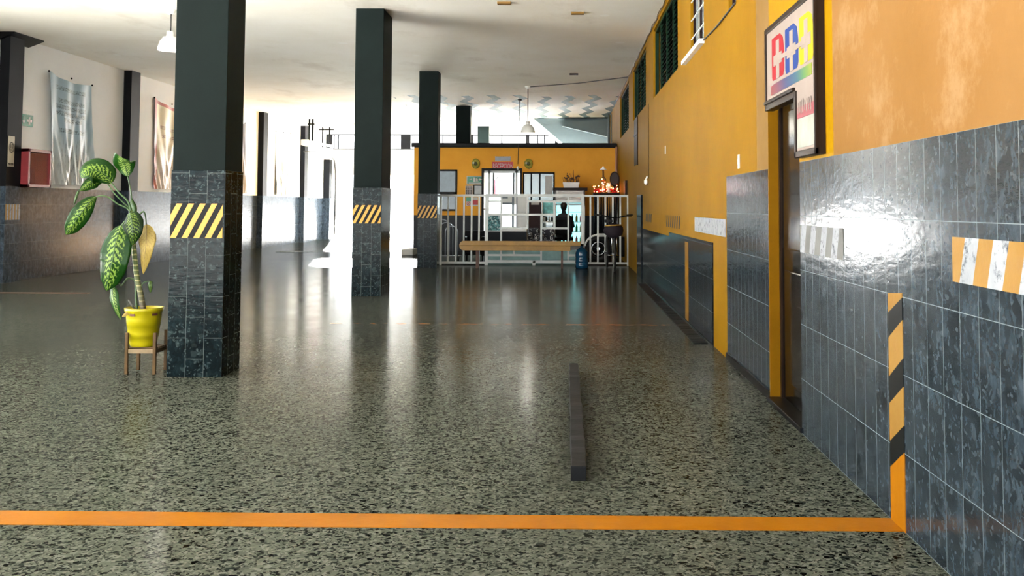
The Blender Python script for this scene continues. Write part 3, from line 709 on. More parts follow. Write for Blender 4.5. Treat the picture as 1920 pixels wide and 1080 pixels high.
# end pier by the opening, with tiles below
yy = YF-.35
r = thing('entrance_pier', '', 'pier', (Xat(612, yy), yy, 0)); r['label'] = 'grey pier at the left edge of the bright entrance, tiled below'
xx0, xx1 = max(XL+.02, Xat(604.5, yy)), Xat(617, yy)
B().box(xx0, xx1, yy, YF-.002, TL, zw2).build('pier_shaft', 'pil_paint', r)
B().box(xx0-.01, xx1+.02, yy-.02, YF-.002, 0, TL).build('tile_cladding', 'tile_left', r)
# ceiling beam near the entrance
struct(box1('trim_3', 'cream', XL, XR2, 33.2, 33.5, CEIL-.06, CEIL+.01))

# ================================================================== COLUMNS
def column(px, py, W_, D_, lab, Y=None, band_=True):
    if Y is None: p = onZ(px, py)
    else: p = onY(px, py, Y); p.z = 0
    r = thing('column', lab, 'column', (p.x, p.y, 0), 'square columns down the middle of the hall')
    x0, y0 = p.x, p.y; e = .006
    B().box(x0+e, x0+W_-e, y0+e, y0+D_-e, TZ, CEIL).build('column_shaft', 'col_paint', r, .004)
    B().box(x0, x0+W_, y0, y0+D_, 0, TZ+.005).build('tile_cladding', 'tile_col', r, .003)
    if band_:
        z0, z1 = 1.006, 1.258
        b = B(); h = z1-z0; sl = .52; pw = .086; k = -3
        b.face([(x0, y0-.001, z0), (x0+W_-.012, y0-.001, z0), (x0+W_-.012, y0-.001, z1), (x0, y0-.001, z1)], 1)
        while True:
            xs = x0+k*pw
            if xs > x0+W_: break
            poly = [(xs, z0), (xs+pw*.5, z0), (xs+pw*.5+sl*h, z1), (xs+sl*h, z1)]
            for lim, less in ((x0+.001, False), (x0+W_-.014, True)):
                out = []
                for i in range(len(poly)):
                    a, c = poly[i], poly[(i+1) % len(poly)]
                    ia = (a[0] <= lim) if less else (a[0] >= lim); ic = (c[0] <= lim) if less else (c[0] >= lim)
                    if ia: out.append(a)
                    if ia != ic: t = (lim-a[0])/(c[0]-a[0]); out.append((lim, a[1]+t*(c[1]-a[1])))
                poly = out
                if len(poly) < 3: break
            if len(poly) > 2: b.prism([(x, y0-.0012, z) for x, z in poly], (0, -.001, 0), 0)
            k += 1
        b.build('hazard_band', ['haz_y', 'haz_k'], r)
    return r, p
c1r, P1 = column(312, 707, .400, .40, 'big dark square column nearest the viewer, beside the potted plant')
c2r, P2 = column(658.7, 555.5, .405, .70, 'second dark column from the front, standing alone in the middle of the hall')
c3r, P3 = column(781.7, 502, .405, .40, 'third dark column from the front, at the left end of the white railing')
c4r, P4 = column(854, 300, .40, .40, 'dark column rising behind the reception wall, taller of the two seen over it', Y=27.3, band_=False)
c5r, P5 = column(894.5, 300, .40, .40, 'small distant dark column seen just over the reception wall, right of a larger one', Y=34.0, band_=False)
print('columns', P1, P2, P3, P4, P5)

# ================================================================== WHEEL STOP
a = onZ(1069, 902); c = onZ(1068, 698)
b = B(); n = 24; prev = None
xw = .072; hh = .068
rows = []
for i in range(n+1):
    y = a.y+(c.y-a.y)*i/n; w0 = random.uniform(-.003, .003); w1 = random.uniform(-.004, .004); h1 = hh+random.uniform(-.004, .004)
    x = a.x+.004
    rows.append([b.b.verts.new(q) for q in ((x+w0, y, 0), (x+w0, y, h1), (x+xw+w1, y, h1), (x+xw+w1, y, 0))])
for r0, r1 in zip(rows, rows[1:]):
    for k in range(4): b.b.faces.new((r0[k], r0[(k+1) % 4], r1[(k+1) % 4], r1[k]))
b.b.faces.new(rows[0]); b.b.faces.new(rows[-1][::-1])
tag(b.build('wheel_stop', 'wheelstop', bevel=.004), 'long low black wheel-stop bar lying on the terrazzo floor', 'wheel stop')
# floor seam and manhole
p0 = onZ(0, 549); p1 = onZ(172, 549)
tag(box1('floor_groove', 'rust', p0.x-.5, p1.x, p0.y-.06, p0.y+.04, .0005, .004), 'thin rusty groove in the floor at the left, in front of the tiled wall', 'floor groove')
p0 = onZ(523, 472); p1 = onZ(578, 469)
b = B(); b.box(p0.x, p1.x, p0.y-.3, p0.y+.35, .0005, .006)
for k in range(8): b.box(p0.x+.1+k*.12, p0.x+.14+k*.12, p0.y-.25, p0.y+.3, .006, .01)
tag(b.build('drain_cover', 'black'), 'dark drain cover in the bright floor near the entrance', 'drain cover')

# ================================================================== RECEPTION BOOTH
YB = 26.1
bx0 = Xat(775.5, YB); bx1 = XR2
zroof0 = Zat(277, YB, 950); zroof1 = Zat(268.5, YB, 950); zdado = Zat(404, YB, 950)
def BX(px): return Xat(px, YB)
def BZ(py, px=950): return Zat(py, YB, px)
# openings: (x0,x1,z0,z1)
op = [(BX(907), BX(975), 0.02, BZ(320)), (BX(980), BX(1040), BZ(446, 1010), BZ(323, 1010))]
b = B(); T = .15
def wallseg(x0, x1, z0, z1):
    if z0 < zdado < z1:
        b.box(x0, x1, YB, YB+T, z0, zdado, 1); b.box(x0, x1, YB, YB+T, zdado, z1, 0)
    else: b.box(x0, x1, YB, YB+T, z0, z1, 1 if z1 <= zdado else 0)
wallseg(bx0, op[0][0], 0, zroof0); wallseg(op[0][0], op[0][1], op[0][3], zroof0); wallseg(op[0][1], op[1][0], 0, zroof0)
wallseg(op[1][0], op[1][1], 0, op[1][2]); wallseg(op[1][0], op[1][1], op[1][3], zroof0); wallseg(op[1][1], bx1, 0, zroof0)
b.box(bx0, bx0+T, YB+T, 30.2, 0, zroof0, 0)
struct(b.build('wall_reception', ['booth', 'booth_dado']))
struct(box1('wall_reception_back', 'white', bx0, bx1, 30.2, 30.35, 0, zroof0))
b = B(); b.box(bx0-.06, bx1, YB-.12, 30.4, zroof0, zroof1)
rf = b.build('reception_roof', 'black', bevel=.02); tag(rf, 'thin dark flat roof slab lying along the top of the reception room', 'roof')
p = onY(791, 489, YB)
struct(box1('trim_4', 'black', bx0+.01, op[0][0], YB-.015, YB, 0, .09))
# white pilaster base at the corner
tag(box1('corner_kerb', 'concrete', BX(764), BX(785), YB-.9, YB-.1, 0, .16, bevel=.02), 'small pale kerb block at the foot of the reception wall corner', 'kerb')
# interior ceiling tube lamp
lt = thing('ceiling_lamp', 'white fluorescent tube fitting inside the reception room', 'lamp', (-.9, 27.9, zroof0-.08))
box1('lamp_body', 'steel_white', -1.5, -.3, 27.85, 27.95, zroof0-.05, zroof0, lt)
B().tube([(-1.45, 27.9, zroof0-.075), (-.35, 27.9, zroof0-.075)], .02).build('tube', glow('tube_glow', (.75, .95, 1), 18), lt)
al = bpy.data.lights.new('reception_light', 'AREA'); al.shape = 'RECTANGLE'; al.size = 1.2; al.size_y = .12; al.energy = 420; al.color = (.78, .95, 1)
ao = bpy.data.objects.new('reception_light', al); COL.objects.link(ao); ao.location = (-.9, 27.9, zroof0-.11)

# front door frame + things behind glass
d = thing('door_2', '', '', (op[0][0], YB, 0), kind='structure')
x0, x1, _, z1 = op[0]
b = B(); b.box(x0-.06, x0+.0, YB-.03, YB+.1, 0, z1+.06); b.box(x1, x1+.05, YB-.03, YB+.1, 0, z1+.06); b.box(x0, x1, YB-.03, YB+.1, z1, z1+.06); b.build('door_frame', 'black', d)
b = B()
for px in (917, 968): b.box(BX(px)-.03, BX(px)+.03, YB+.02, YB+.07, 0, z1-.0)
b.box(x0, x1, YB+.02, YB+.07, z1-.06, z1); b.box(x0, x1, YB+.02, YB+.07, 1.15, 1.2)
b.build('inner_frame', 'steel_white', d)
for px in (925, 963): b = B().box(BX(px)-.02, BX(px)+.02, YB+.03, YB+.06, 0, z1-.06).build('window_bar', 'black', d)
B().box(x0, x1, YB+.08, YB+.085, .05, z1-.05).build('pane', 'glass', d)
w = thing('window_8', '', '', (op[1][0], YB, op[1][2]), kind='structure')
x0, x1, z0, z1 = op[1]
b = B(); t = .04
b.box(x0, x1, YB-.02, YB+.08, z1-t, z1); b.box(x0, x1, YB-.02, YB+.08, z0, z0+t); b.box(x0, x0+t, YB-.02, YB+.08, z0, z1); b.box(x1-t, x1, YB-.02, YB+.08, z0, z1)
for px in (996, 1012): b.box(BX(px)-.02, BX(px)+.02, YB, YB+.06, z0, z1)
b.build('window_frame', 'pil_paint', w)
B().box(x0, x1, YB+.03, YB+.035, z0, z1).build('pane', glass('smoked_pane', (.05, .08, .09), .05, .8), w)
B().box(BX(1022), BX(1036), YB-.004, YB, BZ(364, 1028), BZ(330, 1028)).build('posted_notice', 'paper', w)
# left window
w = thing('window_9', '', '', (BX(842), YB, BZ(396)), kind='structure')
x0, x1, z0, z1 = BX(826), BX(857), BZ(396), BZ(318)
b = B(); t = .05
b.box(x0-.3, x1, YB-.03, YB, z1-t, z1); b.box(x0-.3, x1, YB-.03, YB, z0, z0+t); b.box(x1-t, x1, YB-.03, YB, z0, z1); b.box(x0-.3, x1, YB-.03, YB, BZ(365), BZ(360)); b.build('window_frame', 'black', w)
B().box(x0-.3, x1-t, YB-.012, YB-.002, z0, z1).build('pane', 'glass_dark', w)

# furniture seen through the opening
dk = thing('reception_desk', 'white reception desk behind the glass door, papers taped on its front', 'desk', (-1.5, 27.2, 0))
box1('desk_body', 'white', -2.1, -.55, 27.2, 27.7, 0, 1.05, dk); box1('desk_top', 'wood_dark', -2.15, -.5, 27.15, 27.75, 1.05, 1.09, dk)
b = B(); b.box(-1.9, -1.55, 27.19, 27.198, .55, .85); b.box(-1.4, -1.1, 27.19, 27.198, .5, .92); b.build('posted_paper', 'paper', dk)
for (px, py, w_, h_, m_, lab) in ((947, 352, .42, .55, 'paper', 'pale poster on the back wall inside reception'), (943, 328, .55, .1, 'paper', 'narrow white header sign inside the reception door')):
    p = onY(px, py, 30.1); tag(box1('wall_poster', m_, p.x-w_/2, p.x+w_/2, 30.17, 30.19, p.z-h_/2, p.z+h_/2), lab, 'poster')
p = onY(930, 350, 28.5)
fx = thing('fire_extinguisher', 'red fire extinguisher hanging inside the reception doorway', 'fire extinguisher', (p.x, 28.5, p.z-.3))
B().lathe((p.x, 28.5, p.z-.3), [(.0, 0), (.07, 0), (.075, .05), (.075, .42), (.04, .5), (.02, .52), (0, .52)], 14).build('cylinder', 'red', fx)
B().tube([(p.x, 28.5, p.z+.22), (p.x+.06, 28.47, p.z+.28)], .015).build('valve_lever', 'black', fx)

# ---- cabinet with dark top and the lit cooler
YC = 25.3
def CXp(px, Y=YC): return Xat(px, Y)
cz0, cz1 = 0, Zat(357, YC, 1070)
x0, x1 = CXp(1040), CXp(1097)
cb = thing('display_cooler', 'white glass-door cooler lit cyan inside, with a dark board on top', 'cooler', (x0, YC, 0))
b = B(); b.box(x0, x0+.04, YC, YC+.6, .1, cz1); b.box(x1-.04, x1, YC, YC+.6, .1, cz1); b.box(x0, x1, YC+.56, YC+.6, .1, cz1); b.box(x0, x1, YC, YC+.6, cz1-.32, cz1); b.box(x0, x1, YC, YC+.6, .06, .3)
b.build('cabinet_body', 'white', cb, .006)
box1('top_board', 'wood_dark', x0-.05, x1+.06, YC-.05, YC+.62, cz1, cz1+.07, cb)
B().box(x0+.04, x1-.04, YC+.5, YC+.54, .32, cz1-.34).build('lit_back', glow('cooler_glow', (.30, .86, .92), .42), cb)
for z in (.6, .85, 1.1): box1('shelf', 'steel_white', x0+.04, x1-.04, YC+.1, YC+.5, z, z+.015, cb)
b = B(); b.box(x0, x0+.05, YC-.03, YC, .3, cz1-.33); b.box(x1-.05, x1, YC-.03, YC, .3, cz1-.33); b.box(x0, x1, YC-.03, YC, .3, .35); b.box(x0, x1, YC-.03, YC, cz1-.38, cz1-.33); b.build('cooler_door', 'steel_white', cb)
for k, dx in enumerate((.08, .42)): box1('drawer_front', 'white', x0+dx, x0+dx+.30, YC-.012, YC, cz1-.2, cz1-.03, cb, .004)
col5 = [('red', (.5, .03, .03)), ('green', (.03, .3, .08)), ('amber', (.5, .25, .02))]
for nm, c in col5: MT['btl_'+nm] = plain(nm+'_drink', c, .15)
for k in range(3):
    for j in range(6):
        c = col5[(k+j) % 3][0]; x = x0+.12+j*.11
        if x > x1-.1: continue
        z = (.615, .865, .315)[k]
        tag(B().lathe((x, YC+.25, z), [(0, 0), (.03, 0), (.03, .12), (.012, .17), (.012, .2), (0, .2)], 10).build('drink_bottle', 'btl_'+c), {0: 'small bottle on the middle-lower shelf of the lit cooler', 1: 'small bottle on the upper shelf of the lit cooler', 2: 'small bottle on the floor of the lit cooler'}[k], 'bottle', {0: 'bottles on the lower cooler shelf', 1: 'bottles on the upper cooler shelf', 2: 'bottles on the cooler floor'}[k])
# planter on top
zt_ = cz1+.07
pl = thing('cactus_planter', 'cream trough planter with dried brown plants on the dark cooler top', 'planter', (CXp(1071), YC+.2, zt_))
xa, xb = CXp(1055), CXp(1087)
b = B(); b.prism([(xa+.03, YC+.1, zt_), (xb-.03, YC+.1, zt_), (xb, YC+.1, zt_+.14), (xa, YC+.1, zt_+.14)], (0, .25, 0)); b.build('trough', 'cream', pl, .005)
b = B()
for k in range(26):
    x = random.uniform(xa+.03, xb-.03); h = random.uniform(.08, .24)*(1.2 if x < (xa+xb)/2 else .8)
    b.tube([(x, YC+.22, zt_+.13), (x+random.uniform(-.05, .05), YC+.2+random.uniform(-.05, .05), zt_+.13+h)], [.008, .002], 5)
    b.blob((x+random.uniform(-.04, .04), YC+.2, zt_+.15+h*.8), (random.uniform(.012, .03),)*3, sub=1, jit=.3)
x = CXp(1075); b.tube([(x, YC+.22, zt_+.13), (x, YC+.22, zt_+.46)], [.018, .006], 6)
b.build('dry_foliage', plain('dry_brown_leaves', (.10, .05, .03), .7, var=.5, vs=30), pl)

# ---- seated person and chair
YPn = 24.7
pc = onY(1057, 420, YPn); px_ = pc.x
ch = thing('office_chair', 'black office chair under the seated person in front of the lit cooler', 'chair', (px_, YPn, 0))
b = B(); b.box(px_-.24, px_+.24, YPn-.24, YPn+.24, .42, .5); b.build('seat', 'cloth_black', ch, .03)
b = B(); b.box(px_-.21, px_+.21, YPn-.30, YPn-.25, .56, .93); b.build('backrest', 'cloth_black', ch, .03)
B().tube([(px_, YPn, .1), (px_, YPn, .42)], .03).build('gas_post', 'black', ch)
B().tube([(px_, YPn-.2, .44), (px_, YPn-.30, .5), (px_, YPn-.29, .7)], .018).build('back_bracket', 'black', ch)
for k in range(5):
    t = 2*math.pi*k/5; b = B(); b.tube([(px_, YPn, .11), (px_+.26*math.cos(t), YPn+.26*math.sin(t), .07)], .018); lg = b.build('leg', 'black', ch)
    B().blob((px_+.26*math.cos(t), YPn+.26*math.sin(t), .035), .034, sub=1).build('caster', 'rubber', lg)
def skin_body(name, verts, edges, radii, mat, parent):
    me = bpy.data.meshes.new(name); me.from_pydata([Vector(v) for v in verts], edges, [])
    o = bpy.data.objects.new(name, me); COL.objects.link(o); o.parent = parent
    sk = o.modifiers.new('skin', 'SKIN'); sk.use_smooth_shade = True
    if not me.skin_vertices: me.attributes.new('skin', 'FLOAT', 'POINT')
    return o, sk
pe = thing('person', 'person in dark clothing seated with back to the viewer before the cyan-lit cooler', 'person', (px_, YPn, 0))
def person():
    zs = .5
    b = B()
    # torso, head and limbs as lofted tubes merged by remesh
    b.lathe((px_, YPn-.02, 0), [(0, zs), (.17, zs+.0), (.185, zs+.08), (.15, zs+.22), (.17, zs+.40), (.185, zs+.50), (.12, zs+.56), (.055, zs+.585), (.05, zs+.64), (0, zs+.64)], 20, sx=1.1, sy=.68)
    b.blob((px_, YPn+.0, zs+.74), (.078, .095, .115))
    for s_ in (-1, 1):
        b.tube([(px_+s_*.17, YPn-.01, zs+.50), (px_+s_*.235, YPn+.05, zs+.26), (px_+s_*.15, YPn+.27, zs+.22)], [.055, .045, .033], 10)
        b.tube([(px_+s_*.09, YPn, zs+.05), (px_+s_*.12, YPn+.44, zs+.04), (px_+s_*.12, YPn+.42, .07)], [.09, .068, .045], 10)
        b.tube([(px_+s_*.12, YPn+.38, .045), (px_+s_*.125, YPn+.6, .035)], [.045, .035], 8)
        for q in range(4): b.tube([(px_+s_*(.15-.012*q), YPn+.27, zs+.22), (px_+s_*(.13-.02*q), YPn+.36, zs+.205)], [.011, .007], 5)
        b.tube([(px_+s_*.15, YPn+.27, zs+.22), (px_+s_*.09, YPn+.30, zs+.23)], [.012, .008], 5)
    o = b.build('body', plain('dark_clothing', (.014, .015, .02), .8), pe)
    md = o.modifiers.new('remesh', 'REMESH'); md.mode = 'VOXEL'; md.voxel_size = .012; md.use_smooth_shade = True
    B().blob((px_, YPn-.012, zs+.765), (.088, .10, .105)).build('hair', plain('black_hair', (.008, .007, .006), .5), pe)
person()

# ---- altar with red lights
YA = 24.6
xa, xb = Xat(1112, YA), Xat(1161, YA); za = Zat(362, YA, 1135)
at = thing('altar_table', 'small dark side table carrying the red-lit altar in the corner', 'table', ((xa+xb)/2, YA, 0))
box1('table_top', 'wood_dark', xa, xb, YA-.2, YA+.25, za-.07, za-.0, at)
for sx in (xa+.05, xb-.05):
    for sy in (YA-.17, YA+.2): B().tube([(sx, sy, 0), (sx, sy, za-.06)], .022).build('leg', 'chrome', at)
b = B()
for k in range(14):
    x = xa+.04+(xb-xa-.08)*k/13; b.tube([(x, YA-.19, za-.07), (x+.015*math.sin(k), YA-.18, .35)], [.012, .03], 6)
b.build('table_curtain', 'booth_dado', at)
gl = thing('light_garland', 'heap of red flowers with glowing red and orange fairy lights on the corner table', 'garland', ((xa+xb)/2, YA, za))
b = B()
for k in range(60):
    x = random.uniform(xa+.03, xb-.03); b.blob((x, YA+random.uniform(-.14, .1), za+random.uniform(.02, .10)), (random.uniform(.02, .035),)*3, sub=1, jit=.25)
b.build('red_flowers', plain('red_petals', (.40, .01, .015), .6), gl)
gr, go = glow('red_bulb', (1, .10, .04), 5), glow('orange_bulb', (1, .38, .10), 6)
for k in range(34):
    x = random.uniform(xa, xb); z = za+.03+abs(random.gauss(0, .12))
    B().blob((x, YA-.16+random.uniform(0, .1), z), (.014,)*3, sub=1).build('fairy_light', gr if k % 2 else go, gl)
lx = Xat(1131, YA)
la = thing('altar_lantern', 'tall slim ornament with a wide flat cap standing in the red lights', 'ornament', (lx, YA, za))
B().lathe((lx, YA, za), [(0, 0), (.05, 0), (.045, .03), (.02, .06), (.03, .2), (.03, .28), (0, .28)], 14).build('candle_jar', 'paper', la)
B().lathe((lx, YA, za), [(0, .28), (.06, .30), (.07, .34), (.05, .38), (.02, .40), (.022, .58), (0, .58)], 14).build('figure', plain('brass_ornament', (.28, .18, .08), .35, .6), la)
B().lathe((lx, YA, za), [(0, .66), (.02, .655), (.03, .62), (.085, .585), (.085, .575), (0, .575)], 16).build('cap', 'cream', la)
px0 = Xat(1153, YA)
pf = thing('oval_portrait', 'dark oval framed picture at the back of the red-lit altar', 'picture', (px0, YA+.2, za))
b = B(); b.lathe((px0, YA+.16, 0), [(0, 0)], 4) if False else None
b = B(); pts = [(px0+.12*math.cos(t), YA+.15, za+.35+.19*math.sin(t)) for t in [2*math.pi*k/28 for k in range(28)]]
b.prism(pts, (0, .03, 0)); b.box(px0-.02, px0+.02, YA+.15, YA+.18, za, za+.2); b.build('frame', 'wood_dark', pf)
b = B(); b.prism([(px0+.09*math.cos(t), YA+.145, za+.35+.155*math.sin(t)) for t in [2*math.pi*k/28 for k in range(28)]], (0, .004, 0)); b.build('picture', plain('dark_picture', (.008, .005, .004), .5), pf)
wx = Xat(1141, YA)
wc = tag(B().lathe((wx, YA-.08, za), [(0, 0), (.035, 0), (.04, .04), (.05, .24), (.05, .25), (0, .25)], 14).build('white_vase', 'white'), 'small white vase among the red flowers of the altar', 'vase')
# pipe in the corner
pp = Xat(1155.5, 25.6)
tag(B().tube([(pp, 25.6, 0), (pp, 25.6, 2.0), (pp+.01, 25.62, zroof0)], .035, 10).build('corner_pipe', plain('old_pipe_paint', (.32, .16, .10), .5)), 'brownish pipe rising in the corner beside the reception wall', 'pipe')
p = onX(1175, 351, XR2)
tag(box1('wall_box', 'wood_dark', XR2-.05, XR2-.001, p.y-.3, p.y+.3, p.z-.16, p.z+.14), 'narrow dark box fixed to the ochre wall near the railing end', 'box')

# ---- things on the booth wall
def flower(px, py, lab):
    c = onY(px, py, YB-.06); r = thing('wall_flower', lab, 'ornament', (c.x, YB-.02, c.z))
    b = B()
    for k in range(9):
        t = 2*math.pi*k/9; b.blob((c.x+.065*math.cos(t), YB-.05, c.z+.085*math.sin(t)), (.05, .03, .055), jit=.12)
    b.build('petals', plain('olive_yellow_petals', (.30, .27, .02), .5, var=.4, vs=25), r)
    B().blob((c.x, YB-.075, c.z), (.05, .025, .055)).build('centre', plain('dark_green_centre', (.05, .06, .01), .5), r)
    B().blob((c.x-.06, YB-.085, c.z+.02), (.028, .015, .03)).build('white_bloom', 'paper', r)
flower(892, 307, 'olive yellow flower ornament on the reception wall, left of the reception sign')
flower(991, 307, 'olive yellow flower ornament on the reception wall, right of the reception sign')
def sign_rect(name, px0, px1, py0, py1, mat, Y=YB-.004, th=.02, parent=None):
    xm = (px0+px1)/2; ym = (py0+py1)/2
    return box1(name, mat, Xat(px0, Y), Xat(px1, Y), Y-th, Y, Zat(py1, Y, xm), Zat(py0, Y, xm), parent)
rs = thing('reception_sign', 'red sign with white capital letters above the reception door', 'sign', (BX(942), YB, BZ(310)))
sign_rect('sign_board', 922.5, 961.5, 303.5, 318, 'red', parent=rs)
xL = Xat(923.5, YB-.03); zb_ = Zat(316.5, YB, 942)
tb = text_bm('RECEPCIÓN', .20, (xL, YB-.026, zb_), (1, 0, 0), (0, 0, 1), .002, .50); tb.build('lettering', 'paper', rs)
pq = thing('grey_plaque', 'grey plaque with scalloped edge above the red reception sign', 'plaque', (BX(942), YB, BZ(297)))
sign_rect('plaque_board', 928, 957, 294, 301.5, plain('grey_plaque', (.33, .36, .42), .5), parent=pq)
b = B()
for k in range(9):
    for z in (294, 301.5):
        c = onY(929+k*3.4, z, YB-.01); b.blob((c.x, YB-.018, c.z), (.02, .012, .014), sub=1)
b.build('scalloped_rim', 'paper', pq)
es = thing('exit_sign', 'green emergency route sign with white running figure and arrows on the reception wall', 'sign', (BX(890), YB, BZ(338)))
sign_rect('sign_border', 874.5, 905.5, 330, 346, 'paper', parent=es)
sign_rect('sign_face', 876, 904, 331.3, 344.5, 'green_sign', Y=YB-.022, th=.006, parent=es)
b = B(); Yq = YB-.030
def qx(px): return Xat(px, Yq)
def qz(py): return Zat(py, Yq, 890)
b.box(qx(887.3), qx(890.8), Yq-.002, Yq, qz(341), qz(332.6))
b.tube([(qx(894), Yq, qz(334)), (qx(893.5), Yq, qz(337.5)), (qx(892), Yq, qz(340.5))], .016, 6).tube([(qx(893.5), Yq, qz(337.5)), (qx(896.3), Yq, qz(340))], .013, 6).tube([(qx(891.5), Yq, qz(335.5)), (qx(896.5), Yq, qz(336.5))], .011, 6).blob((qx(894.4), Yq, qz(333)), .016, sub=1)
for s_, px in ((-1, 883), (1, 900)):
    b.prism([(qx(px)+s_*.05, Yq, qz(336.5)), (qx(px)-s_*.02, Yq, qz(334.5)), (qx(px)-s_*.02, Yq, qz(338.5))], (0, -.002, 0))
b.box(qx(878.5), qx(901), Yq-.002, Yq, qz(343.7), qz(342.3)); b.build('white_symbols', 'paper', es)
n1 = thing('posted_notice', 'grey square-grid notice under the green sign, left of the framed one', 'notice', (BX(880), YB, BZ(356)))
sign_rect('sheet', 872.5, 886.5, 348, 365, plain('grey_print', (.42, .38, .36), .6, var=.4, vs=40), parent=n1)
b = B()
for i in range(5):
    for j in range(4):
        c = onY(875+j*3.0, 351+i*3, YB-.03); b.box(c.x-.012, c.x+.012, YB-.028, YB-.025, c.z-.012, c.z+.012)
b.build('printed_dots', 'black', n1)
n2 = thing('posted_notice', 'pale sheet in a dark frame under the green sign, beside the door', 'notice', (BX(897), YB, BZ(356)))
sign_rect('frame', 887.5, 905, 346.5, 366, 'black', parent=n2); sign_rect('sheet', 889.5, 903.5, 348.5, 364, plain('pale_print', (.5, .53, .55), .5), Y=YB-.022, th=.006, parent=n2)
n3 = thing('safety_notice', 'small green and red safety notice low on the ochre wall, left one of the pair', 'notice', (BX(879), YB, BZ(378)))
sign_rect('upper_half', 874, 883, 370, 377.5, 'green_sign', parent=n3); sign_rect('lower_half', 874, 883, 377.5, 386, 'paper', parent=n3)
b = B(); c = onY(878.5, 381.5, YB-.03); b.ring((c.x, YB-.028, c.z), .045, .007, 'y', 18, 5); b.tube([(c.x-.03, YB-.028, c.z-.03), (c.x+.03, YB-.028, c.z+.03)], .007, 5); b.build('prohibition_ring', 'red', n3)
n4 = thing('safety_notice', 'small mostly red safety notice low on the ochre wall, right one of the pair', 'notice', (BX(891), YB, BZ(378)))
sign_rect('header', 886.5, 896, 370, 375.5, 'paper', parent=n4); sign_rect('body', 886.5, 896, 375.5, 384, 'red', parent=n4); sign_rect('footer', 886.5, 896, 384, 386.5, 'paper', parent=n4)

# ---- hanging bulb in front of booth
c = onZ(975, 195.5, CEIL) if False else onY(974, 300, 25.6)
hb = thing('hanging_bulb', 'bare bulb on a long thin wire hanging in front of the reception sign', 'lamp', (c.x, 25.6, CEIL))
zb_ = Zat(315, 25.6, 969)
B().tube([(c.x, 25.6, CEIL), (c.x-.04, 25.6, zb_+.1)], .007, 6).build('cord', 'wire', hb)
B().blob((c.x-.04, 25.6, zb_), (.035, .035, .05)).build('bulb', 'lamp_white', hb)
B().lathe((c.x, 25.6, CEIL-.04), [(0, 0), (.04, 0), (.05, .04), (0, .04)], 14).build('ceiling_rose', 'wire', hb)

# ================================================================== RAILING, GATE, BENCH
YR = 21.3
def rx(px, Y=YR): return Xat(px, Y)
def rz(py, px=1000, Y=YR): return Zat(py, Y, px)
def railing(name, lab, posts, xs, xe, ztop, zbot):
    r = thing(name, lab, 'railing', (xs, YR, 0), 'white tube railing')
    B().box(xs, xe, YR-.02, YR+.02, ztop-.045, ztop).build('top_rail', 'steel_white', r, .004)
    B().box(xs, xe, YR-.02, YR+.02, zbot, zbot+.045).build('bottom_rail', 'steel_white', r, .004)
    for i, (px, full) in enumerate(posts):
        x = rx(px); h = .028 if full else .017
        b = B()
        if full: b.box(x-h, x+h, YR-h, YR+h, 0, ztop)
        else: b.box(x-h, x+h, YR-h, YR+h, zbot+.045, ztop-.045)
        b.build('post' if full else 'bar', 'steel_white', r)
zT, zB = rz(364.6, 860), rz(490.5, 860)
railing('railing', 'white tube railing section left of the centre gate, beside the third column', [(826.5, 1), (840.5, 0), (855.5, 0), (870, 0), (884.5, 0), (898.5, 0)], rx(826), rx(910.8), zT, zB-.045)
railing('railing', 'white tube railing section right of the centre gate, behind the bicycle', [(1107, 0), (1121, 0), (1135, 0), (1149, 0), (1163, 0), (1178, 1)], rx(1094.4), rx(1180), zT, zB-.045)
gt = thing('gate', 'white tube gate panel of uneven rectangles standing behind the long bench', 'gate', (rx(1001), YR, 0))
gz = {k: rz(k) for k in (366, 377, 402, 428, 478.6, 490.5)}
def hbar(px0, px1, py, t=.022): B().box(rx(px0), rx(px1), YR-.03, YR+.01, rz(py)-t, rz(py)+t).build('cross_bar', 'steel_white', gt)
def vbar(px, py0, py1, t=.018): B().box(rx(px)-t, rx(px)+t, YR-.028, YR+.008, rz(py1), rz(py0)).build('upright', 'steel_white', gt)
for px in (912.7, 1092.3): B().box(rx(px)-.034, rx(px)+.034, YR-.035, YR+.025, 0 if px < 1000 else .12, zT+.01).build('gate_post', 'steel_white', gt)
hbar(913, 1092, 366.5, .03); hbar(913, 940, 377.5, .014); hbar(989.6, 1092, 377.5); hbar(913, 1040, 402.5); hbar(940, 990, 428); hbar(1015, 1065, 428); hbar(913, 1015, 478.6); hbar(1066, 1080, 478.6); hbar(913, 1092, 490.5, .03)
vbar(940, 366, 490); vbar(989.6, 366, 428); vbar(1015, 402, 490); vbar(1040, 377, 428); vbar(1065.6, 366, 490); vbar(964, 470, 478)
B().box(rx(1001.5)-.03, rx(1001.5)+.03, YR-.03, YR+.02, 0, rz(489)).build('gate_foot', 'steel_white', gt)
# teal lower panel of the counter behind the gate
tp = tag(box1('low_counter_panel', plain('pale_teal_panel', (.22, .38, .38), .4), rx(914, 21.9), rx(1096, 21.9), 21.85, 21.92, .0, .30), 'low pale teal board standing on the floor behind the gate', 'panel')

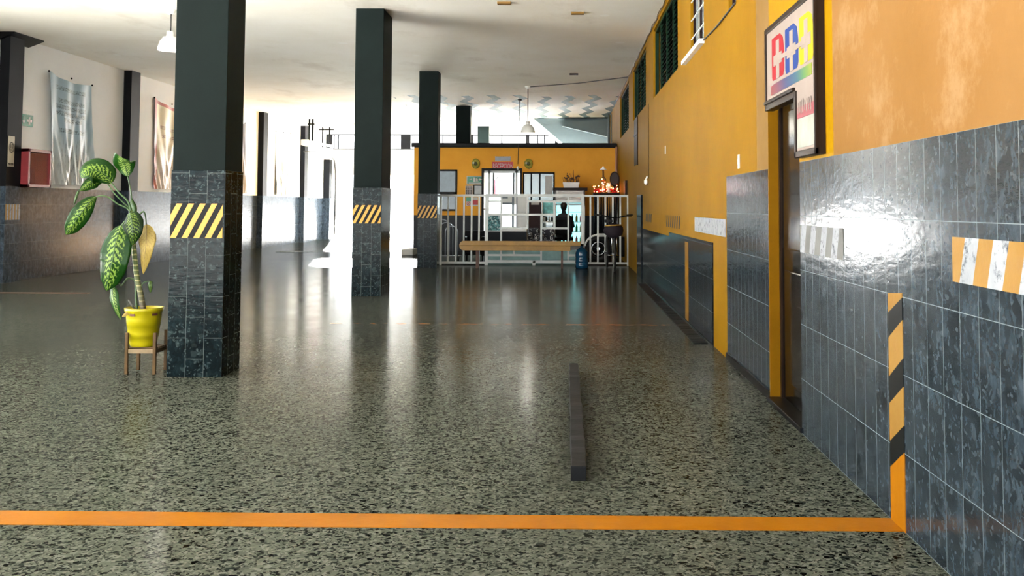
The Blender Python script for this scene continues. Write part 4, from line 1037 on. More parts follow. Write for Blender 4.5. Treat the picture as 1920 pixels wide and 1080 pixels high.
# bench
YN = 20.1
def nx(px): return Xat(px, YN)
def nz(py, px=975): return Zat(py, YN, px)
bn = thing('bench', 'long ochre wooden bench with a rounded end in front of the white gate', 'bench', (nx(975), YN, 0))
b = B(); x0, x1 = nx(861.5), nx(1089); z0, z1, zm = nz(470), nz(452), nz(461)
b.prism([(x0+.05, YN, z0+.0), (x0+.012, YN, z0+.045), (x0, YN, (z0+z1)/2), (x0+.012, YN, z1-.045), (x0+.05, YN, z1), (x1, YN, z1), (x1, YN, zm+.004), (x0+.02, YN, zm+.004)][::1], (0, .03, 0)) if False else None
b.prism([(x0+.06, YN, zm+.003), (x0+.0, YN, zm+.003), (x0+.015, YN, z1-.04), (x0+.06, YN, z1), (x1, YN, z1), (x1, YN, zm+.003)], (0, .04, 0)); b.build('upper_board', 'bench_wood', bn, .004)
b = B(); b.prism([(x0+.06, YN, z0), (x0+.015, YN, z0+.04), (x0, YN, zm), (nx(1070), YN, zm), (nx(1070), YN, z0)], (0, .04, 0)); b.build('lower_board', 'bench_wood', bn, .004)
B().box(x0+.02, x1-.02, YN+.04, YN+.36, z1-.10, z1-.06).build('seat_plank', 'bench_wood', bn, .004)
for px in (894.5, 1054):
    for dy_ in (.05, .33):
        x = nx(px); B().box(x-.02, x+.02, YN+dy_-.02, YN+dy_+.02, 0, z1-.1).build('leg', 'rust', bn)
# water jug
YJ = 20.3
xj = Xat(1091, YJ)
jg = thing('water_jug', 'large blue water jug standing on the floor at the right end of the bench', 'jug', (xj, YJ, 0))
B().lathe((xj, YJ, 0), [(0, 0), (.115, 0), (.13, .02), (.132, .09), (.125, .10), (.132, .12), (.132, .20), (.125, .21), (.132, .23), (.13, .33), (.10, .38), (.035, .42), (.03, .47), (0, .47)], 24).build('bottle_body', 'jug', jg)
B().lathe((xj, YJ, 0), [(.035, .455), (.037, .49), (0, .49)], 16).build('cap', 'black', jg)

# patterned sofas behind gate, black armchair
MT['floral'] = plain('black_white_floral', (.25, .26, .28), .7)
m, nt, bs = new_mat('floral_upholstery'); g = N(nt); v_ = g.vor(g.vadd(g.obj(), g.vmul(g.noise(g.obj(), 9, 3)[1], (.25, .25, .25))), 14)
nt.links.new(g.ramp(v_[0], [(0, (.6, .62, .62)), (.33, (.5, .52, .54)), (.42, (.02, .02, .03))]), bs.inputs['Base Color']); bs.inputs['Roughness'].default_value = .7
YS = 23.2
def sofa(px0, px1, mat, lab, ytop, Y=YS, name='sofa'):
    x0, x1 = Xat(px0, Y), Xat(px1, Y); zt = Zat(ytop, Y, px0)
    r = thing(name, lab, 'seat', ((x0+x1)/2, Y, 0))
    B().box(x0+.08, x1-.08, Y-.25, Y+.35, .16, zt-.25).build('seat', mat, r, .04, 3)
    B().box(x0, x1, Y+.28, Y+.45, .16, zt).build('backrest', mat, r, .05, 3)
    for s_ in (x0, x1-.1): B().box(s_, s_+.1, Y-.28, Y+.3, .14, zt-.12).build('armrest', mat, r, .03, 3)
    for sx in (x0+.06, x1-.06):
        for sy in (Y-.2, Y+.36): B().tube([(sx, sy, 0), (sx, sy, .17)], .02).build('leg', 'black', r)
sofa(990, 1011, m, 'black and white floral seat behind the gate, left of its pair', 428)
sofa(1012, 1040, m, 'black and white floral seat behind the gate, right of its pair', 430)
sofa(868, 912, 'cloth_black', 'black armchair behind the railing bars, left of the gate', 433, 22.6, 'armchair')
sofa(1100, 1136, 'cloth_black', 'low black seat behind the railing beside the blue jug', 462, 23.4, 'armchair')
# mosaic panel / boards behind left half of gate
p0, p1 = Xat(915, 22.6), Xat(939, 22.6)
m2, nt, bs = new_mat('teal_mosaic'); g = N(nt); v_ = g.vor(g.obj(), 26); s3 = g.sep(v_[1])[0]
nt.links.new(g.ramp(s3, [(0, (.03, .14, .17)), (.35, (.14, .42, .46)), (.7, (.60, .80, .82))], 'CONSTANT'), bs.inputs['Base Color'])
dc = thing('display_case', 'white display case with a teal mosaic lower front behind the left half of the gate', 'cabinet', (p0, 22.6, 0))
box1('case_body', 'white', p0, Xat(988, 22.6), 22.6, 23.0, .25, Zat(368, 22.6, 930), dc, .01)
box1('mosaic_front', m2, p0+.01, p1, 22.58, 22.6, Zat(432, 22.6, 930), Zat(404, 22.6, 930), dc)
B().box(p0+.03, Xat(939.5, 22.6), 22.585, 22.6, Zat(402, 22.6, 930), Zat(370, 22.6, 930)).build('added_glow_panel', glow('added_white_glow', (.95, 1, 1), .38), dc)  # emission added to brighten the case front, no lamp behind it
B().box(Xat(941, 22.6), Xat(969, 22.6), 22.588, 22.6, Zat(428, 22.6, 930), Zat(384, 22.6, 930)).build('added_glow_panel', glow('added_white_glow', (.95, 1, 1), .38), dc)
box1('dark_base', 'booth_dado', p0, Xat(988, 22.6), 22.57, 22.6, .25, Zat(434, 22.6, 930), dc)
b = B()
for (pa, pb, ya, yb) in ((942, 952, 368, 372), (942, 960, 380, 383), (960, 964, 366, 426), (968, 970, 366, 426)): b.box(Xat(pa, 22.59), Xat(pb, 22.59), 22.585, 22.6, Zat(yb, 22.59, 950), Zat(ya, 22.59, 950))
b.build('case_trim', plain('grey_trim', (.2, .25, .3), .5), dc)
for sx in (p0+.04, Xat(984, 22.6)): box1('leg', 'black', sx-.02, sx+.02, 22.62, 22.66, 0, .25, dc)
# maroon board behind
Yk = 24.0
mb = thing('notice_board', 'maroon board with a white strip behind the centre of the gate', 'board', (Xat(1003, Yk), Yk, 0))
box1('board', plain('maroon_board', (.03, .005, .008), .6), Xat(992, Yk), Xat(1015, Yk), Yk, Yk+.04, .3, Zat(378, Yk, 1003), mb)
box1('white_strip', 'paper', Xat(996, Yk), Xat(1011, Yk), Yk-.006, Yk, Zat(384, Yk, 1003), Zat(379.5, Yk, 1003), mb)
for px in (993.5, 1013.5): box1('leg', 'black', Xat(px, Yk)-.015, Xat(px, Yk)+.015, Yk, Yk+.03, 0, .3, mb)
sh = thing('shelf_unit', 'cream shelf unit with small items and teal upper panel behind the gate', 'shelf', (Xat(1028, Yk), Yk, 0))
xa, xb = Xat(1016, Yk), Xat(1039, Yk)
box1('teal_panel', plain('teal_poster', (.20, .55, .55), .5, var=.5, vs=9), xa, xb, Yk+.28, Yk+.3, Zat(400, Yk, 1027), Zat(379, Yk, 1027), sh)
for py in (402, 416, 430, 452): box1('shelf', 'cream', xa, xb, Yk, Yk+.3, Zat(py, Yk, 1027)-.015, Zat(py, Yk, 1027)+.01, sh)
for sx in (xa, xb-.02): box1('side_panel', 'cream', sx, sx+.02, Yk, Yk+.3, 0, Zat(379, Yk, 1027), sh)
for k in range(4):
    xx = xa+.05+k*.065; z = Zat(416, Yk, 1027)+.01
    tag(B().lathe((xx, Yk+.1, z), [(0, 0), (.022, 0), (.024, .08), (.012, .11), (0, .11)], 10).build('small_jar', ('paper', 'wood_dark')[k % 2]), 'small jar on the middle shelf of the cream shelf unit, ' + ('white' if k % 2 == 0 else 'dark brown'), 'jar', 'white jars on the cream shelf' if k % 2 == 0 else 'brown jars on the cream shelf')

# grey bicycle hoops (rack) left behind railing
hx = Xat(839, 22.6)
hr = thing('luggage_trolley', 'grey metal hooped trolley behind the left railing bars', 'trolley', (hx, 22.6, 0))
for dx, R, hh_ in ((-.12, .17, .95), (-.02, .15, .88), (.1, .14, .80)):
    b = B(); pts = [(hx+dx-R, 22.6, .12)]+[(hx+dx-R*math.cos(t), 22.6, hh_-R+R*math.sin(t)) for t in [math.pi*k/12 for k in range(13)]]+[(hx+dx+R, 22.6, .12)]
    b.tube(pts, .011, 6).build('hoop', plain('grey_tube', (.30, .33, .37), .35, .5), hr)
box1('base_plate', 'rubber', hx-.32, hx+.30, 22.4, 22.9, .09, .13, hr)
for sx in (hx-.26, hx+.24):
    for sy in (22.45, 22.85): B().tube([(sx-.02, sy, .045), (sx+.02, sy, .045)], .045, 12).build('wheel', 'rubber', hr)

# scooter behind railing
ys = 22.7; sxx = Xat(1112, ys)
sc_ = thing('motor_scooter', 'dark scooter with a white front mudguard parked behind the right railing', 'scooter', (sxx, ys, 0))
zc = .30
B().ring((sxx+.12, ys, zc), .24, .055, 'y', 26, 8).build('tyre', 'rubber', sc_)
B().ring((sxx+.12, ys, zc), .15, .015, 'y', 20, 6).tube([(sxx+.12, ys-.03, zc), (sxx+.12, ys+.03, zc)], .04).build('rim', 'chrome', sc_)
b = B(); pts = [(sxx+.12-.33*math.cos(t), ys-.09, zc+.33*math.sin(t)) for t in [math.radians(10+k*8) for k in range(11)]]
pts2 = [(sxx+.12-.29*math.cos(t), ys-.09, zc+.29*math.sin(t)) for t in [math.radians(10+k*8) for k in range(11)]]
b.prism(pts+pts2[::-1], (0, .18, 0)); b.box(sxx+.08, sxx+.62, ys-.08, ys+.08, zc+.27, zc+.34); b.build('mudguard', 'white', sc_, .01)
B().box(sxx+.3, sxx+.75, ys-.1, ys+.12, .12, zc+.27).build('body', 'cloth_black', sc_, .05, 3)

# bicycle seen head-on
yb_ = 19.0; xbk = Xat(1153.5, yb_)
def bicycle():
    r = thing('bicycle', 'dark bicycle parked facing the viewer with a purple bag on its handlebar', 'bicycle', (xbk, yb_, 0))
    R = .33; yf, yr = yb_+.33, yb_+1.38
    for y, xo in ((yf, 0), (yr, -.10)):
        wo = B().ring((xbk+xo, y, R), R-.02, .02, 'x', 36, 8).build('wheel', 'rubber', r)
        b = B(); b.ring((xbk+xo, y, R), R-.045, .009, 'x', 30, 6)
        for k in range(14):
            t = 2*math.pi*k/14; b.tube([(xbk+xo+(.015 if k % 2 else -.015), y, R), (xbk+xo, y+(R-.05)*math.cos(t), R+(R-.05)*math.sin(t))], .0022, 4)
        b.tube([(xbk+xo-.05, y, R), (xbk+xo+.05, y, R)], .014); b.build('spokes', 'chrome', wo)
    hy = yf+.22
    b = B()
    for s_ in (-1, 1): b.tube([(xbk+s_*.05, yf, R), (xbk+s_*.045, yf+.09, R+.36), (xbk+s_*.02, yf+.11, R+.42)], .012, 8)
    b.tube([(xbk-.045, yf+.1, R+.40), (xbk+.045, yf+.1, R+.40)], .016); b.build('fork', 'chrome', r)
    b = B(); b.tube([(xbk, yf+.10, R+.38), (xbk, yf+.16, R+.60)], .02).tube([(xbk, yf+.13, R+.45), (xbk-.05, yf+.62, .30)], .018).tube([(xbk, yf+.15, R+.55), (xbk-.07, yf+.68, R+.50)], .016).tube([(xbk-.05, yf+.62, .30), (xbk-.08, yf+.72, R+.58)], .016)
    b.tube([(xbk-.05, yf+.62, .30), (xbk-.14, yr, R)], .01).tube([(xbk-.05, yf+.62, .30), (xbk-.06, yr, R)], .01).tube([(xbk-.07, yf+.7, R+.5), (xbk-.10, yr, R)], .01); b.build('frame', 'cloth_black', r)
    zh = 1.07; b = B(); b.tube([(xbk, yf+.16, R+.58), (xbk, yf+.14, zh-.02)], .013)
    b.tube([(xbk-.34, yf+.22, zh+.03), (xbk-.22, yf+.14, zh+.01), (xbk-.08, yf+.12, zh-.03), (xbk+.08, yf+.12, zh-.03), (xbk+.22, yf+.14, zh), (xbk+.34, yf+.22, zh)], .013); hb_ = b.build('handlebar', 'black', r)
    for s_ in (-1, 1): B().tube([(xbk+s_*.25, yf+.155, zh+.01), (xbk+s_*.36, yf+.235, zh+.02)], .02, 8).build('grip', 'rubber', hb_)
    B().box(xbk-.16, xbk, yf+.66, yf+.9, R+.60, R+.66).build('saddle', 'rubber', r, .02, 3)
    b = B()
    for s_ in (-1, 1): b.tube([(xbk+s_*.02, yf+.62-.02, .28), (xbk+s_*.12, yf+.62, .28)], .012); 
    b.build('pedal_axle', 'chrome', r)
bicycle()
c = onY(1150, 432, yb_+.33)
hbag = thing('handlebar_bag', 'dark purple bag with a yellow edge hanging from the bicycle handlebar', 'bag', (c.x, yb_+.33, c.z))
b = B(); b.blob((c.x, yb_+.30, c.z), (.20, .09, .15), jit=.05); b.build('pouch', plain('dark_purple_cloth', (.010, .005, .012), .8), hbag)
b = B(); b.tube([(c.x-.17, yb_+.22, c.z+.09), (c.x, yb_+.2, c.z+.10), (c.x+.17, yb_+.22, c.z+.11)], .014, 6); b.build('yellow_edge', plain('yellow_piping', (.45, .27, .05), .5), hbag)
b = B()
for s_ in (-1, 1): b.tube([(c.x+s_*.10, yb_+.30, c.z+.1), (c.x+s_*.10, yb_+.45, 1.05)], .008, 5)
b.build('strap', 'wire', hbag)

# stair soffit behind the booth
Yst = 31.0
pts = [onY(px, py, Yst) for px, py in ((1000, 222), (1158, 222), (1158, 300), (1092, 300))]
for q in pts: q.z = min(q.z, CEIL-.005); q.x = min(q.x, XR2-.01)
b = B(); b.prism(pts, (0, 2.0, 0)); tag(b.build('stair_soffit', 'grey_soffit'), 'blue-grey sloping underside of a stair behind the reception room', 'stair')
pts = [onY(px, py, Yst-.4) for px, py in ((1054, 228), (1054, 236), (1143, 256), (1143, 224))]
for q in pts: q.z = min(q.z, CEIL-.005); q.x = min(q.x, XR2-.06)
b = B(); b.prism(pts, (0, .38, 0)); tag(b.build('stair_beam', 'grey_soffit'), 'darker blue-grey beam across the upper part of the stair underside', 'beam')
for k, (px, lab) in enumerate(((1141.5, 'leftmost'), (1147, 'middle'), (1152, 'rightmost'))):
    x = Xat(px, 29.0); tag(B().tube([(x, 29, zroof1), (x, 29, CEIL-.05), ], .032, 8).build('riser_pipe', 'grey_soffit' if k < 2 else 'white'), lab + ' of the three pipes rising from the reception roof by the right wall', 'pipe')

# ================================================================== PENDANTS
def pendant(px_top, py_top, px_c, ztopY, zshade, lab, dia=.345):
    c = onZ(px_top, py_top, CEIL)
    r = thing('pendant_lamp', lab, 'lamp', (c.x, c.y, CEIL), 'white dome pendant lamps')
    B().lathe((c.x, c.y, CEIL-.06), [(0, 0), (.05, 0), (.07, .04), (.07, .06), (0, .06)], 18).build('ceiling_rose', 'lamp_white', r)
    B().tube([(c.x, c.y, CEIL-.05), (c.x, c.y, zshade+.26)], .009, 8).build('rod', 'wire', r)
    B().lathe((c.x, c.y, zshade), [(0, .27), (.05, .27), (.055, .2), (.05, .19)], 18).build('lamp_socket', 'lamp_white', r)
    R = dia/2
    B().lathe((c.x, c.y, zshade), [(.045, .20), (R*.55, .185), (R*.82, .12), (R*.95, .05), (R, 0), (R-.01, 0), (R*.8, .10), (R*.5, .17), (.04, .185)], 30).build('shade', 'lamp_white', r)
    B().blob((c.x, c.y, zshade+.085), (.045, .045, .06)).build('bulb', glow('lit_bulb', (1, .97, .9), 8), r)
    l = bpy.data.lights.new('pendant_light', 'POINT'); l.energy = 4; l.color = (1, .96, .88); l.shadow_soft_size = .05
    o = bpy.data.objects.new('pendant_light', l); COL.objects.link(o); o.location = (c.x, c.y, zshade+.0); return c
c = pendant(321, 19, 321, 0, 3.44, 'white dome pendant lamp partly hidden by the big front column')
c2 = pendant(990, 161.5, 990, 0, 2.93, 'white dome pendant lamp hanging above the reception wall')
print('pendants', c, c2)
q = onX(1180, 143, XR2-.01)
tag(B().tube([(c2.x, c2.y, CEIL-.02), ((c2.x+XR2)/2, (c2.y+21.5)/2, CEIL-.015), (XR2-.02, 21.0, CEIL-.02)], .011, 6).build('ceiling_cable', 'wire'), 'thin dark cable crossing the ceiling from the pendant to the right wall', 'cable')
for (px, py, lab) in ((1076, 138, 'small dark ceiling fixture near the right end of the hall'), (1083, 23, 'thin ceiling fixture slot nearest the viewer, right of centre'), (945, 4, 'small ceiling fixture slot at the top edge, above the middle column')):
    c = onZ(px, py, CEIL); tag(box1('ceiling_fixture', 'brown_frame' if py > 100 else 'tan', c.x-.09, c.x+.09, c.y-.05, c.y+.05, CEIL-.03, CEIL-.001), lab, 'fixture')

# overhead gate gear near entrance
yg = 34.8
def gx(px, Y=yg): return Xat(px, Y)
gg = thing('gate_opener', 'overhead gate opener arm with black hanger rods at the far left entrance', 'gate opener', (gx(600), yg, 3.3))
b = B()
for px in (603, 616): b.tube([(gx(px, yg), yg, CEIL), (gx(px, yg), yg, Zat(279 if px < 610 else 268, yg, px))], .028, 6)
b.box(gx(596), gx(624), yg-.03, yg+.03, Zat(244, yg, 610), Zat(241.5, yg, 610)); b.build('hanger_rod', 'black', gg)
b = B()
y2 = 31.5
for px in (577.5, 584): b.tube([(Xat(px, y2), y2, CEIL), (Xat(px, y2), y2, Zat(264, y2, px))], .03, 6)
b.box(Xat(575, y2), Xat(587, y2), y2-.03, y2+.03, Zat(234, y2, 580), Zat(231.5, y2, 580)); b.build('hanger_rod', 'black', gg)
a1_ = onY(570, 265, y2); a2_ = onY(622, 274, 36.5)
b = B(); b.tube([a1_, a2_], .05, 8); b.tube([a1_+Vector((0, 0, -.12)), a2_+Vector((0, 0, -.12))], .03, 8); b.build('arm_rail', 'steel_white', gg)
b = B(); c_ = onY(574, 267, y2); b.box(c_.x-.14, c_.x+.10, y2-.1, y2+.2, c_.z-.09, c_.z+.09); b.build('motor_box', 'white', gg, .01)
b = B(); pts = [onY(px, py, Y) for px, py, Y in ((570, 284, 31.5), (590, 285, 33), (605, 289, 34.5), (620, 291, 36), (627, 300, 36.8), (629, 320, 37), (628, 400, 37), (627, 440, 37))]
b.tube(pts, .03, 6); b.build('looped_cable', 'wire', gg)

# ================================================================== LEFT WALL THINGS
def lw(px, py, off=.02): return onX(px, py, XL+off)
def banner(name, tl, tr, bl, br, base_col, lab, fold_col, txt=None, seed=1, edge=None):
    """hanging cloth on the left wall; corners in view"""
    rnd = random.Random(seed)
    A, Bc, C_, D = [lw(*q, .02) for q in (tl, tr, bl, br)]
    nu, nv = 60, 90
    r = thing(name, lab, 'banner', ((A.x+Bc.x)/2, (A.y+Bc.y)/2, min(C_.z, D.z)))
    b = B(); uvl = b.b.loops.layers.uv.new('UVMap'); grid = []
    fan = [(rnd.uniform(0, 1), rnd.uniform(.6, 1.3)) for _ in range(4)]
    for j in range(nv+1):
        v = j/nv; row = []
        for i in range(nu+1):
            u = i/nu
            top = A.lerp(Bc, u); bot = C_.lerp(D, u)
            sag = -.05*math.sin(math.pi*u)*(1-v)**3*1.5
            P = top.lerp(bot, v); P.z += sag
            d = .028+.020*math.sin(u*17+v*3+seed)+.016*math.sin(u*37-v*6)*v+.03*math.exp(-((u-.62+.45*(v-.2))**2)/.003)*(.3+v)+.012*math.sin((u-.5)*60*(.4+v))*v*v
            d += .03*v
            pull = .03*math.sin(math.pi*v)*(1 if u < .5 else -1)*abs(u-.5)*2
            P.y += pull
            row.append(b.b.verts.new((XL+max(.006, d), P.y, P.z)))
        grid.append(row)
    for j in range(nv):
        for i in range(nu):
            f = b.b.faces.new((grid[j][i], grid[j][i+1], grid[j+1][i+1], grid[j+1][i])); f.smooth = True
            for lp, (ii, jj) in zip(f.loops, ((i, j), (i+1, j), (i+1, j+1), (i, j+1))): lp[uvl].uv = (ii/nu, 1-jj/nv)
    o = b.build('cloth', base_col, r)
    for q in (A, A.lerp(Bc, .5), Bc): B().blob((XL+.03, q.y, q.z), .02, sub=1).build('nail', 'black', r)
    return r
def cloth_mat(name, bg_, ink, lower, edge=None, script=True, rows=(.90, .78, .72, .66, .60, .50), pic=None):
    m, nt, b = new_mat(name); g = N(nt)
    uv = g.n('ShaderNodeUVMap').outputs[0]; s = g.sep(uv); u, v = s[0], s[1]
    c = bg_
    low = g.step(v, .42, .22)
    nz = g.noise(g.vmul(uv, (60, 9, 1)), 1, 4, .6)[0]
    c = g.mix(g.m('MULTIPLY', g.m('SUBTRACT', 1.0, g.step(v, .12, .5)), .8), c, lower)
    streak = g.m('MULTIPLY', g.step(nz, .55, .62), g.m('MULTIPLY', g.m('SUBTRACT', 1.0, g.step(v, .30, .52)), g.m('MULTIPLY', g.step(u, .1, .25), g.m('SUBTRACT', 1.0, g.step(u, .75, .95)))))
    c = g.mix(g.m('MULTIPLY', streak, .75), c, ink)
    if script:
        tot = None
        sq = g.noise(g.vmul(uv, (42, 95, 1)), 1, 2, .5)[0]
        stroke = g.m('LESS_THAN', g.m('ABSOLUTE', g.m('SUBTRACT', sq, .5)), .045)
        for k, r_ in enumerate(rows):
            dv = g.m('ABSOLUTE', g.m('SUBTRACT', v, r_)); du = g.m('ABSOLUTE', g.m('SUBTRACT', u, .5))
            on = g.m('MULTIPLY', g.m('LESS_THAN', dv, .021), g.m('LESS_THAN', du, (.33, .30, .36, .34, .22, .30)[k % 6]))
            tot = on if tot is None else g.m('MAXIMUM', tot, on)
        c = g.mix(g.m('MULTIPLY', g.m('MULTIPLY', tot, stroke), .85), c, ink)
    if edge:
        e = g.m('GREATER_THAN', g.m('ABSOLUTE', g.m('SUBTRACT', u, .5)), .42)
        e = g.m('MAXIMUM', e, g.m('GREATER_THAN', v, .96)); c = g.mix(g.m('MULTIPLY', e, .85), c, edge)
    nt.links.new(c, b.inputs['Base Color']); b.inputs['Roughness'].default_value = .32
    return m
m_b1 = cloth_mat('pale_blue_satin', (.36, .50, .60), (.06, .07, .10), (.66, .68, .66))
banner('cloth_banner', (91, 133), (172, 160), (93, 346), (172, 347), m_b1, 'pale blue satin banner with dark script lines on the left wall', None, seed=1)
m_b2 = cloth_mat('cream_red_satin', (.80, .70, .50), (.22, .05, .06), (.80, .72, .72), edge=(.45, .04, .06), rows=(.7, .6))
banner('cloth_banner', (289, 183), (352, 207), (286, 354), (352, 354), m_b2, 'cream banner with a red border, half hidden by the big column', None, seed=2)
m_b3 = cloth_mat('white_print_satin', (.30, .32, .33), (.03, .04, .06), (.34, .35, .37), script=False)
m_b4 = cloth_mat('navy_satin', (.25, .28, .40), (.02, .02, .04), (.5, .5, .5), script=False)
banner('cloth_banner', (438, 229), (459, 231), (436, 364), (460, 362), m_b4, 'narrow dark blue banner just right of the big column', None, seed=3)
banner('cloth_banner', (517, 246), (544, 251), (515, 366), (543, 369), m_b3, 'washed-out white banner with a yellow emblem further down the left wall', None, seed=4)
# mural near entrance
mu = thing('mural_panel', 'white mural panel with a pink balloon shape near the entrance', 'mural', (XL, lw(588, 330).y, 1.6))
ya, yb2 = lw(579.5, 330).y, lw(597, 330).y; za, zb_ = lw(588, 369).z, lw(588, 284).z
box1('panel', 'white', XL+.001, XL+.03, ya, yb2, za, zb_, mu)
cc = lw(592, 299); b = B(); b.prism([(XL+.032, cc.y+.55*math.cos(t), cc.z+.20*math.sin(t)) for t in [2*math.pi*k/24 for k in range(24)]], (.004, 0, 0)); b.build('pink_shape', plain('pink_paint', (.80, .16, .30), .5), mu)
b = B(); rr_ = random.Random(5)
for k in range(26):
    y = rr_.uniform(ya+.15, yb2-.15); z = rr_.uniform(za+.3, zb_-.45); b.blob((XL+.034, y, z), (.006, rr_.uniform(.06, .2), rr_.uniform(.02, .06)), sub=1)
b.build('teal_leaves', plain('teal_paint', (.15, .35, .36), .6), mu)
# first aid sign
fa = thing('first_aid_sign', 'green first-aid sign with white cross and down arrow on the left wall', 'sign', (XL, lw(51, 222).y, lw(51, 222).z))
ya, yb2 = lw(38.5, 222).y, lw(62.5, 222).y; za, zb_ = lw(51, 237).z, lw(51, 207).z
box1('board', 'white', XL+.001, XL+.015, ya, yb2, za, zb_, fa)
box1('green_face', 'green_sign', XL+.015, XL+.018, ya, yb2, za, za+(zb_-za)*.74, fa)
b = B(); zc = za+(zb_-za)*.37; hy = (yb2-ya); cy = ya+hy*.70; ss = (zb_-za)*.105
b.box(XL+.018, XL+.022, cy-hy*.06, cy+hy*.06, zc-ss*2.4, zc+ss*2.4); b.box(XL+.018, XL+.022, cy-hy*.19, cy+hy*.19, zc-ss*.8, zc+ss*.8)
cy = ya+hy*.25; b.box(XL+.018, XL+.022, cy-hy*.03, cy+hy*.03, zc-ss*.5, zc+ss*2.4); b.prism([(XL+.018, cy-hy*.10, zc-ss*.3), (XL+.018, cy+hy*.10, zc-ss*.3), (XL+.018, cy, zc-ss*2.4)], (.004, 0, 0)); b.build('white_symbols', 'white', fa)
# speed notice on pilaster face
Xp = XL+.165
q1, q2, q3, q4 = onX(2, 252, Xp), onX(27, 257, Xp), onX(2, 311, Xp), onX(27, 313, Xp)
sn = thing('speed_notice', 'cream notice with 10 in a circle and the word MAXIMA on the nearest left pilaster', 'sign', (Xp, q1.y, q3.z))
Y0_ = max(q1.y, 15.77); Y1_ = min(q2.y, 16.15); print('notice', q1, q2, q3)
Z0_, Z1_ = (q3.z+q4.z)/2, (q1.z+q2.z)/2
box1('board', plain('cream_board', (.40, .36, .26), .5), Xp, Xp+.008, Y0_, Y1_, Z0_, Z1_, sn)
cy = (Y0_+Y1_)/2; hw = Y1_-Y0_; cz = Z0_+(Z1_-Z0_)*.63
b = B(); n_ = 30; R1, R2 = .42, .36
ring_o = [(Xp+.010, cy+hw*R1*math.cos(2*math.pi*k/n_), cz+hw*R1*1.15*math.sin(2*math.pi*k/n_)) for k in range(n_)]
ring_i = [(Xp+.010, cy+hw*R2*math.cos(2*math.pi*k/n_), cz+hw*R2*1.15*math.sin(2*math.pi*k/n_)) for k in range(n_)]
for k in range(n_): b.face([ring_o[k], ring_o[(k+1) % n_], ring_i[(k+1) % n_], ring_i[k]])
b.build('circle', 'black', sn)
text_bm('10', hw*.62, (Xp+.011, cy-hw*.27, cz-hw*.10), (0, 1, 0), (0, 0, 1), .001, .85).build('number', 'black', sn)
text_bm('KM / H', hw*.14, (Xp+.011, cy-hw*.22, cz-hw*.28), (0, 1, 0), (0, 0, 1), .001, .85).build('unit', 'black', sn)
text_bm('MAXIMA', hw*.34, (Xp+.011, Y0_+hw*.04, Z0_+hw*.12), (0, 1, 0), (0, 0, 1), .001, .66).build('word', 'black', sn)
# stripe patch on pilaster tiles
q = onX(1, 398, Xp+.005); q2 = onX(25, 398, Xp+.005)
b = B(); z0, z1 = onX(12, 412.5, Xp).z, onX(12, 383, Xp).z
band_n = 5
for k in range(band_n*2):
    y0 = 15.752+k*.042; b.prism([(Xp+.001, y0, z0), (Xp+.001, y0+.042, z0), (Xp+.001, y0+.042, z1), (Xp+.001, y0, z1)], (.003, 0, 0), k % 2)
tag(b.build('stripe_patch', ['haz_o', 'haz_w']), 'faded brown and white stripes on the tiles of the nearest left pilaster', 'wall marking')
# red fire hose box
q1, q2 = lw(100, 350), lw(33, 350)
yA, yB_ = 16.185, onX(97, 300, XL+.28).y
zA, zB2 = onX(60, 351, XL+.28).z, onX(60, 279, XL+.28).z
print('firebox', yA, yB_, zA, zB2)
fb = thing('fire_cabinet', 'red metal fire-hose cabinet with a glass front on the left wall', 'cabinet', (XL+.1, yA, zA))
X0, X1 = XL+.002, XL+.28; t = .05
b = B(); b.box(X0, X1, yA, yB_, zA, zA+t); b.box(X0, X1, yA, yB_, zB2-t, zB2); b.box(X0, X1, yA, yA+t, zA, zB2); b.box(X0, X1, yB_-t, yB_, zA, zB2); b.build('cabinet_frame', 'red_box', fb, .004)
b = B(); b.box(X0, X0+.02, yA+t, yB_-t, zA+t, zB2-t); b.build('back_panel', 'red_in', fb)
b = B(); b.box(X1-.035, X1-.03, yA+t, yB_-t, zA+t, zB2-t); b.build('pane', glass('cabinet_pane', (.5, .2, .18), .04, .25), fb)

# ================================================================== PLANT
def G(px, py, Y): return onY(px, py, Y)
fl = onZ(235.5, 702.5); fr_ = onZ(290, 702); yS = (fl.y+fr_.y)/2
S0 = Vector((fl.x, yS, 0)); wS = fr_.x-fl.x+.0; print('stand', S0, wS)
st = thing('plant_stand', 'small light bamboo plant stand beside the big front column', 'plant stand', (S0.x+wS/2, yS+wS/2, 0))
legs = [(S0.x, yS, .305), (S0.x+wS, yS, .305), (S0.x, yS+wS, .305), (S0.x+wS, yS+wS, .305)]
for x, y, h in legs: B().box(x-.012, x+.012, y-.012, y+.012, 0, h).build('leg', 'bamboo_d', st, .004)
zr0, zr1 = .155, .185
B().box(S0.x+.012, S0.x+wS-.012, yS-.008, yS+.008, zr0, zr1).build('front_rail', 'bamboo', st, .002)
b = B(); b.box(S0.x+.012, S0.x+wS-.012, yS+wS-.008, yS+wS+.008, zr0, zr1); b.box(S0.x-.008, S0.x+.008, yS+.012, yS+wS-.012, zr0, zr1); b.box(S0.x+wS-.008, S0.x+wS+.008, yS+.012, yS+wS-.012, zr0, zr1); b.build('side_rail', 'bamboo_d', st, .002)
b = B()
for k in range(4): b.box(S0.x-.005+.0, S0.x+wS+.005, yS+.022+k*wS*.235, yS+.015+k*wS*.235+wS*.2, zr1, zr1+.01)
b.build('slatted_top', 'bamboo_d', st, .002)
YPt = yS+wS/2
pcx = Xat(275.5, YPt); zp0 = zr1+.011
pt = thing('potted_plant', 'tall variegated leafy plant with one yellowing leaf in a yellow pot on the stand', 'potted plant', (pcx, YPt, zp0))
HP = .285
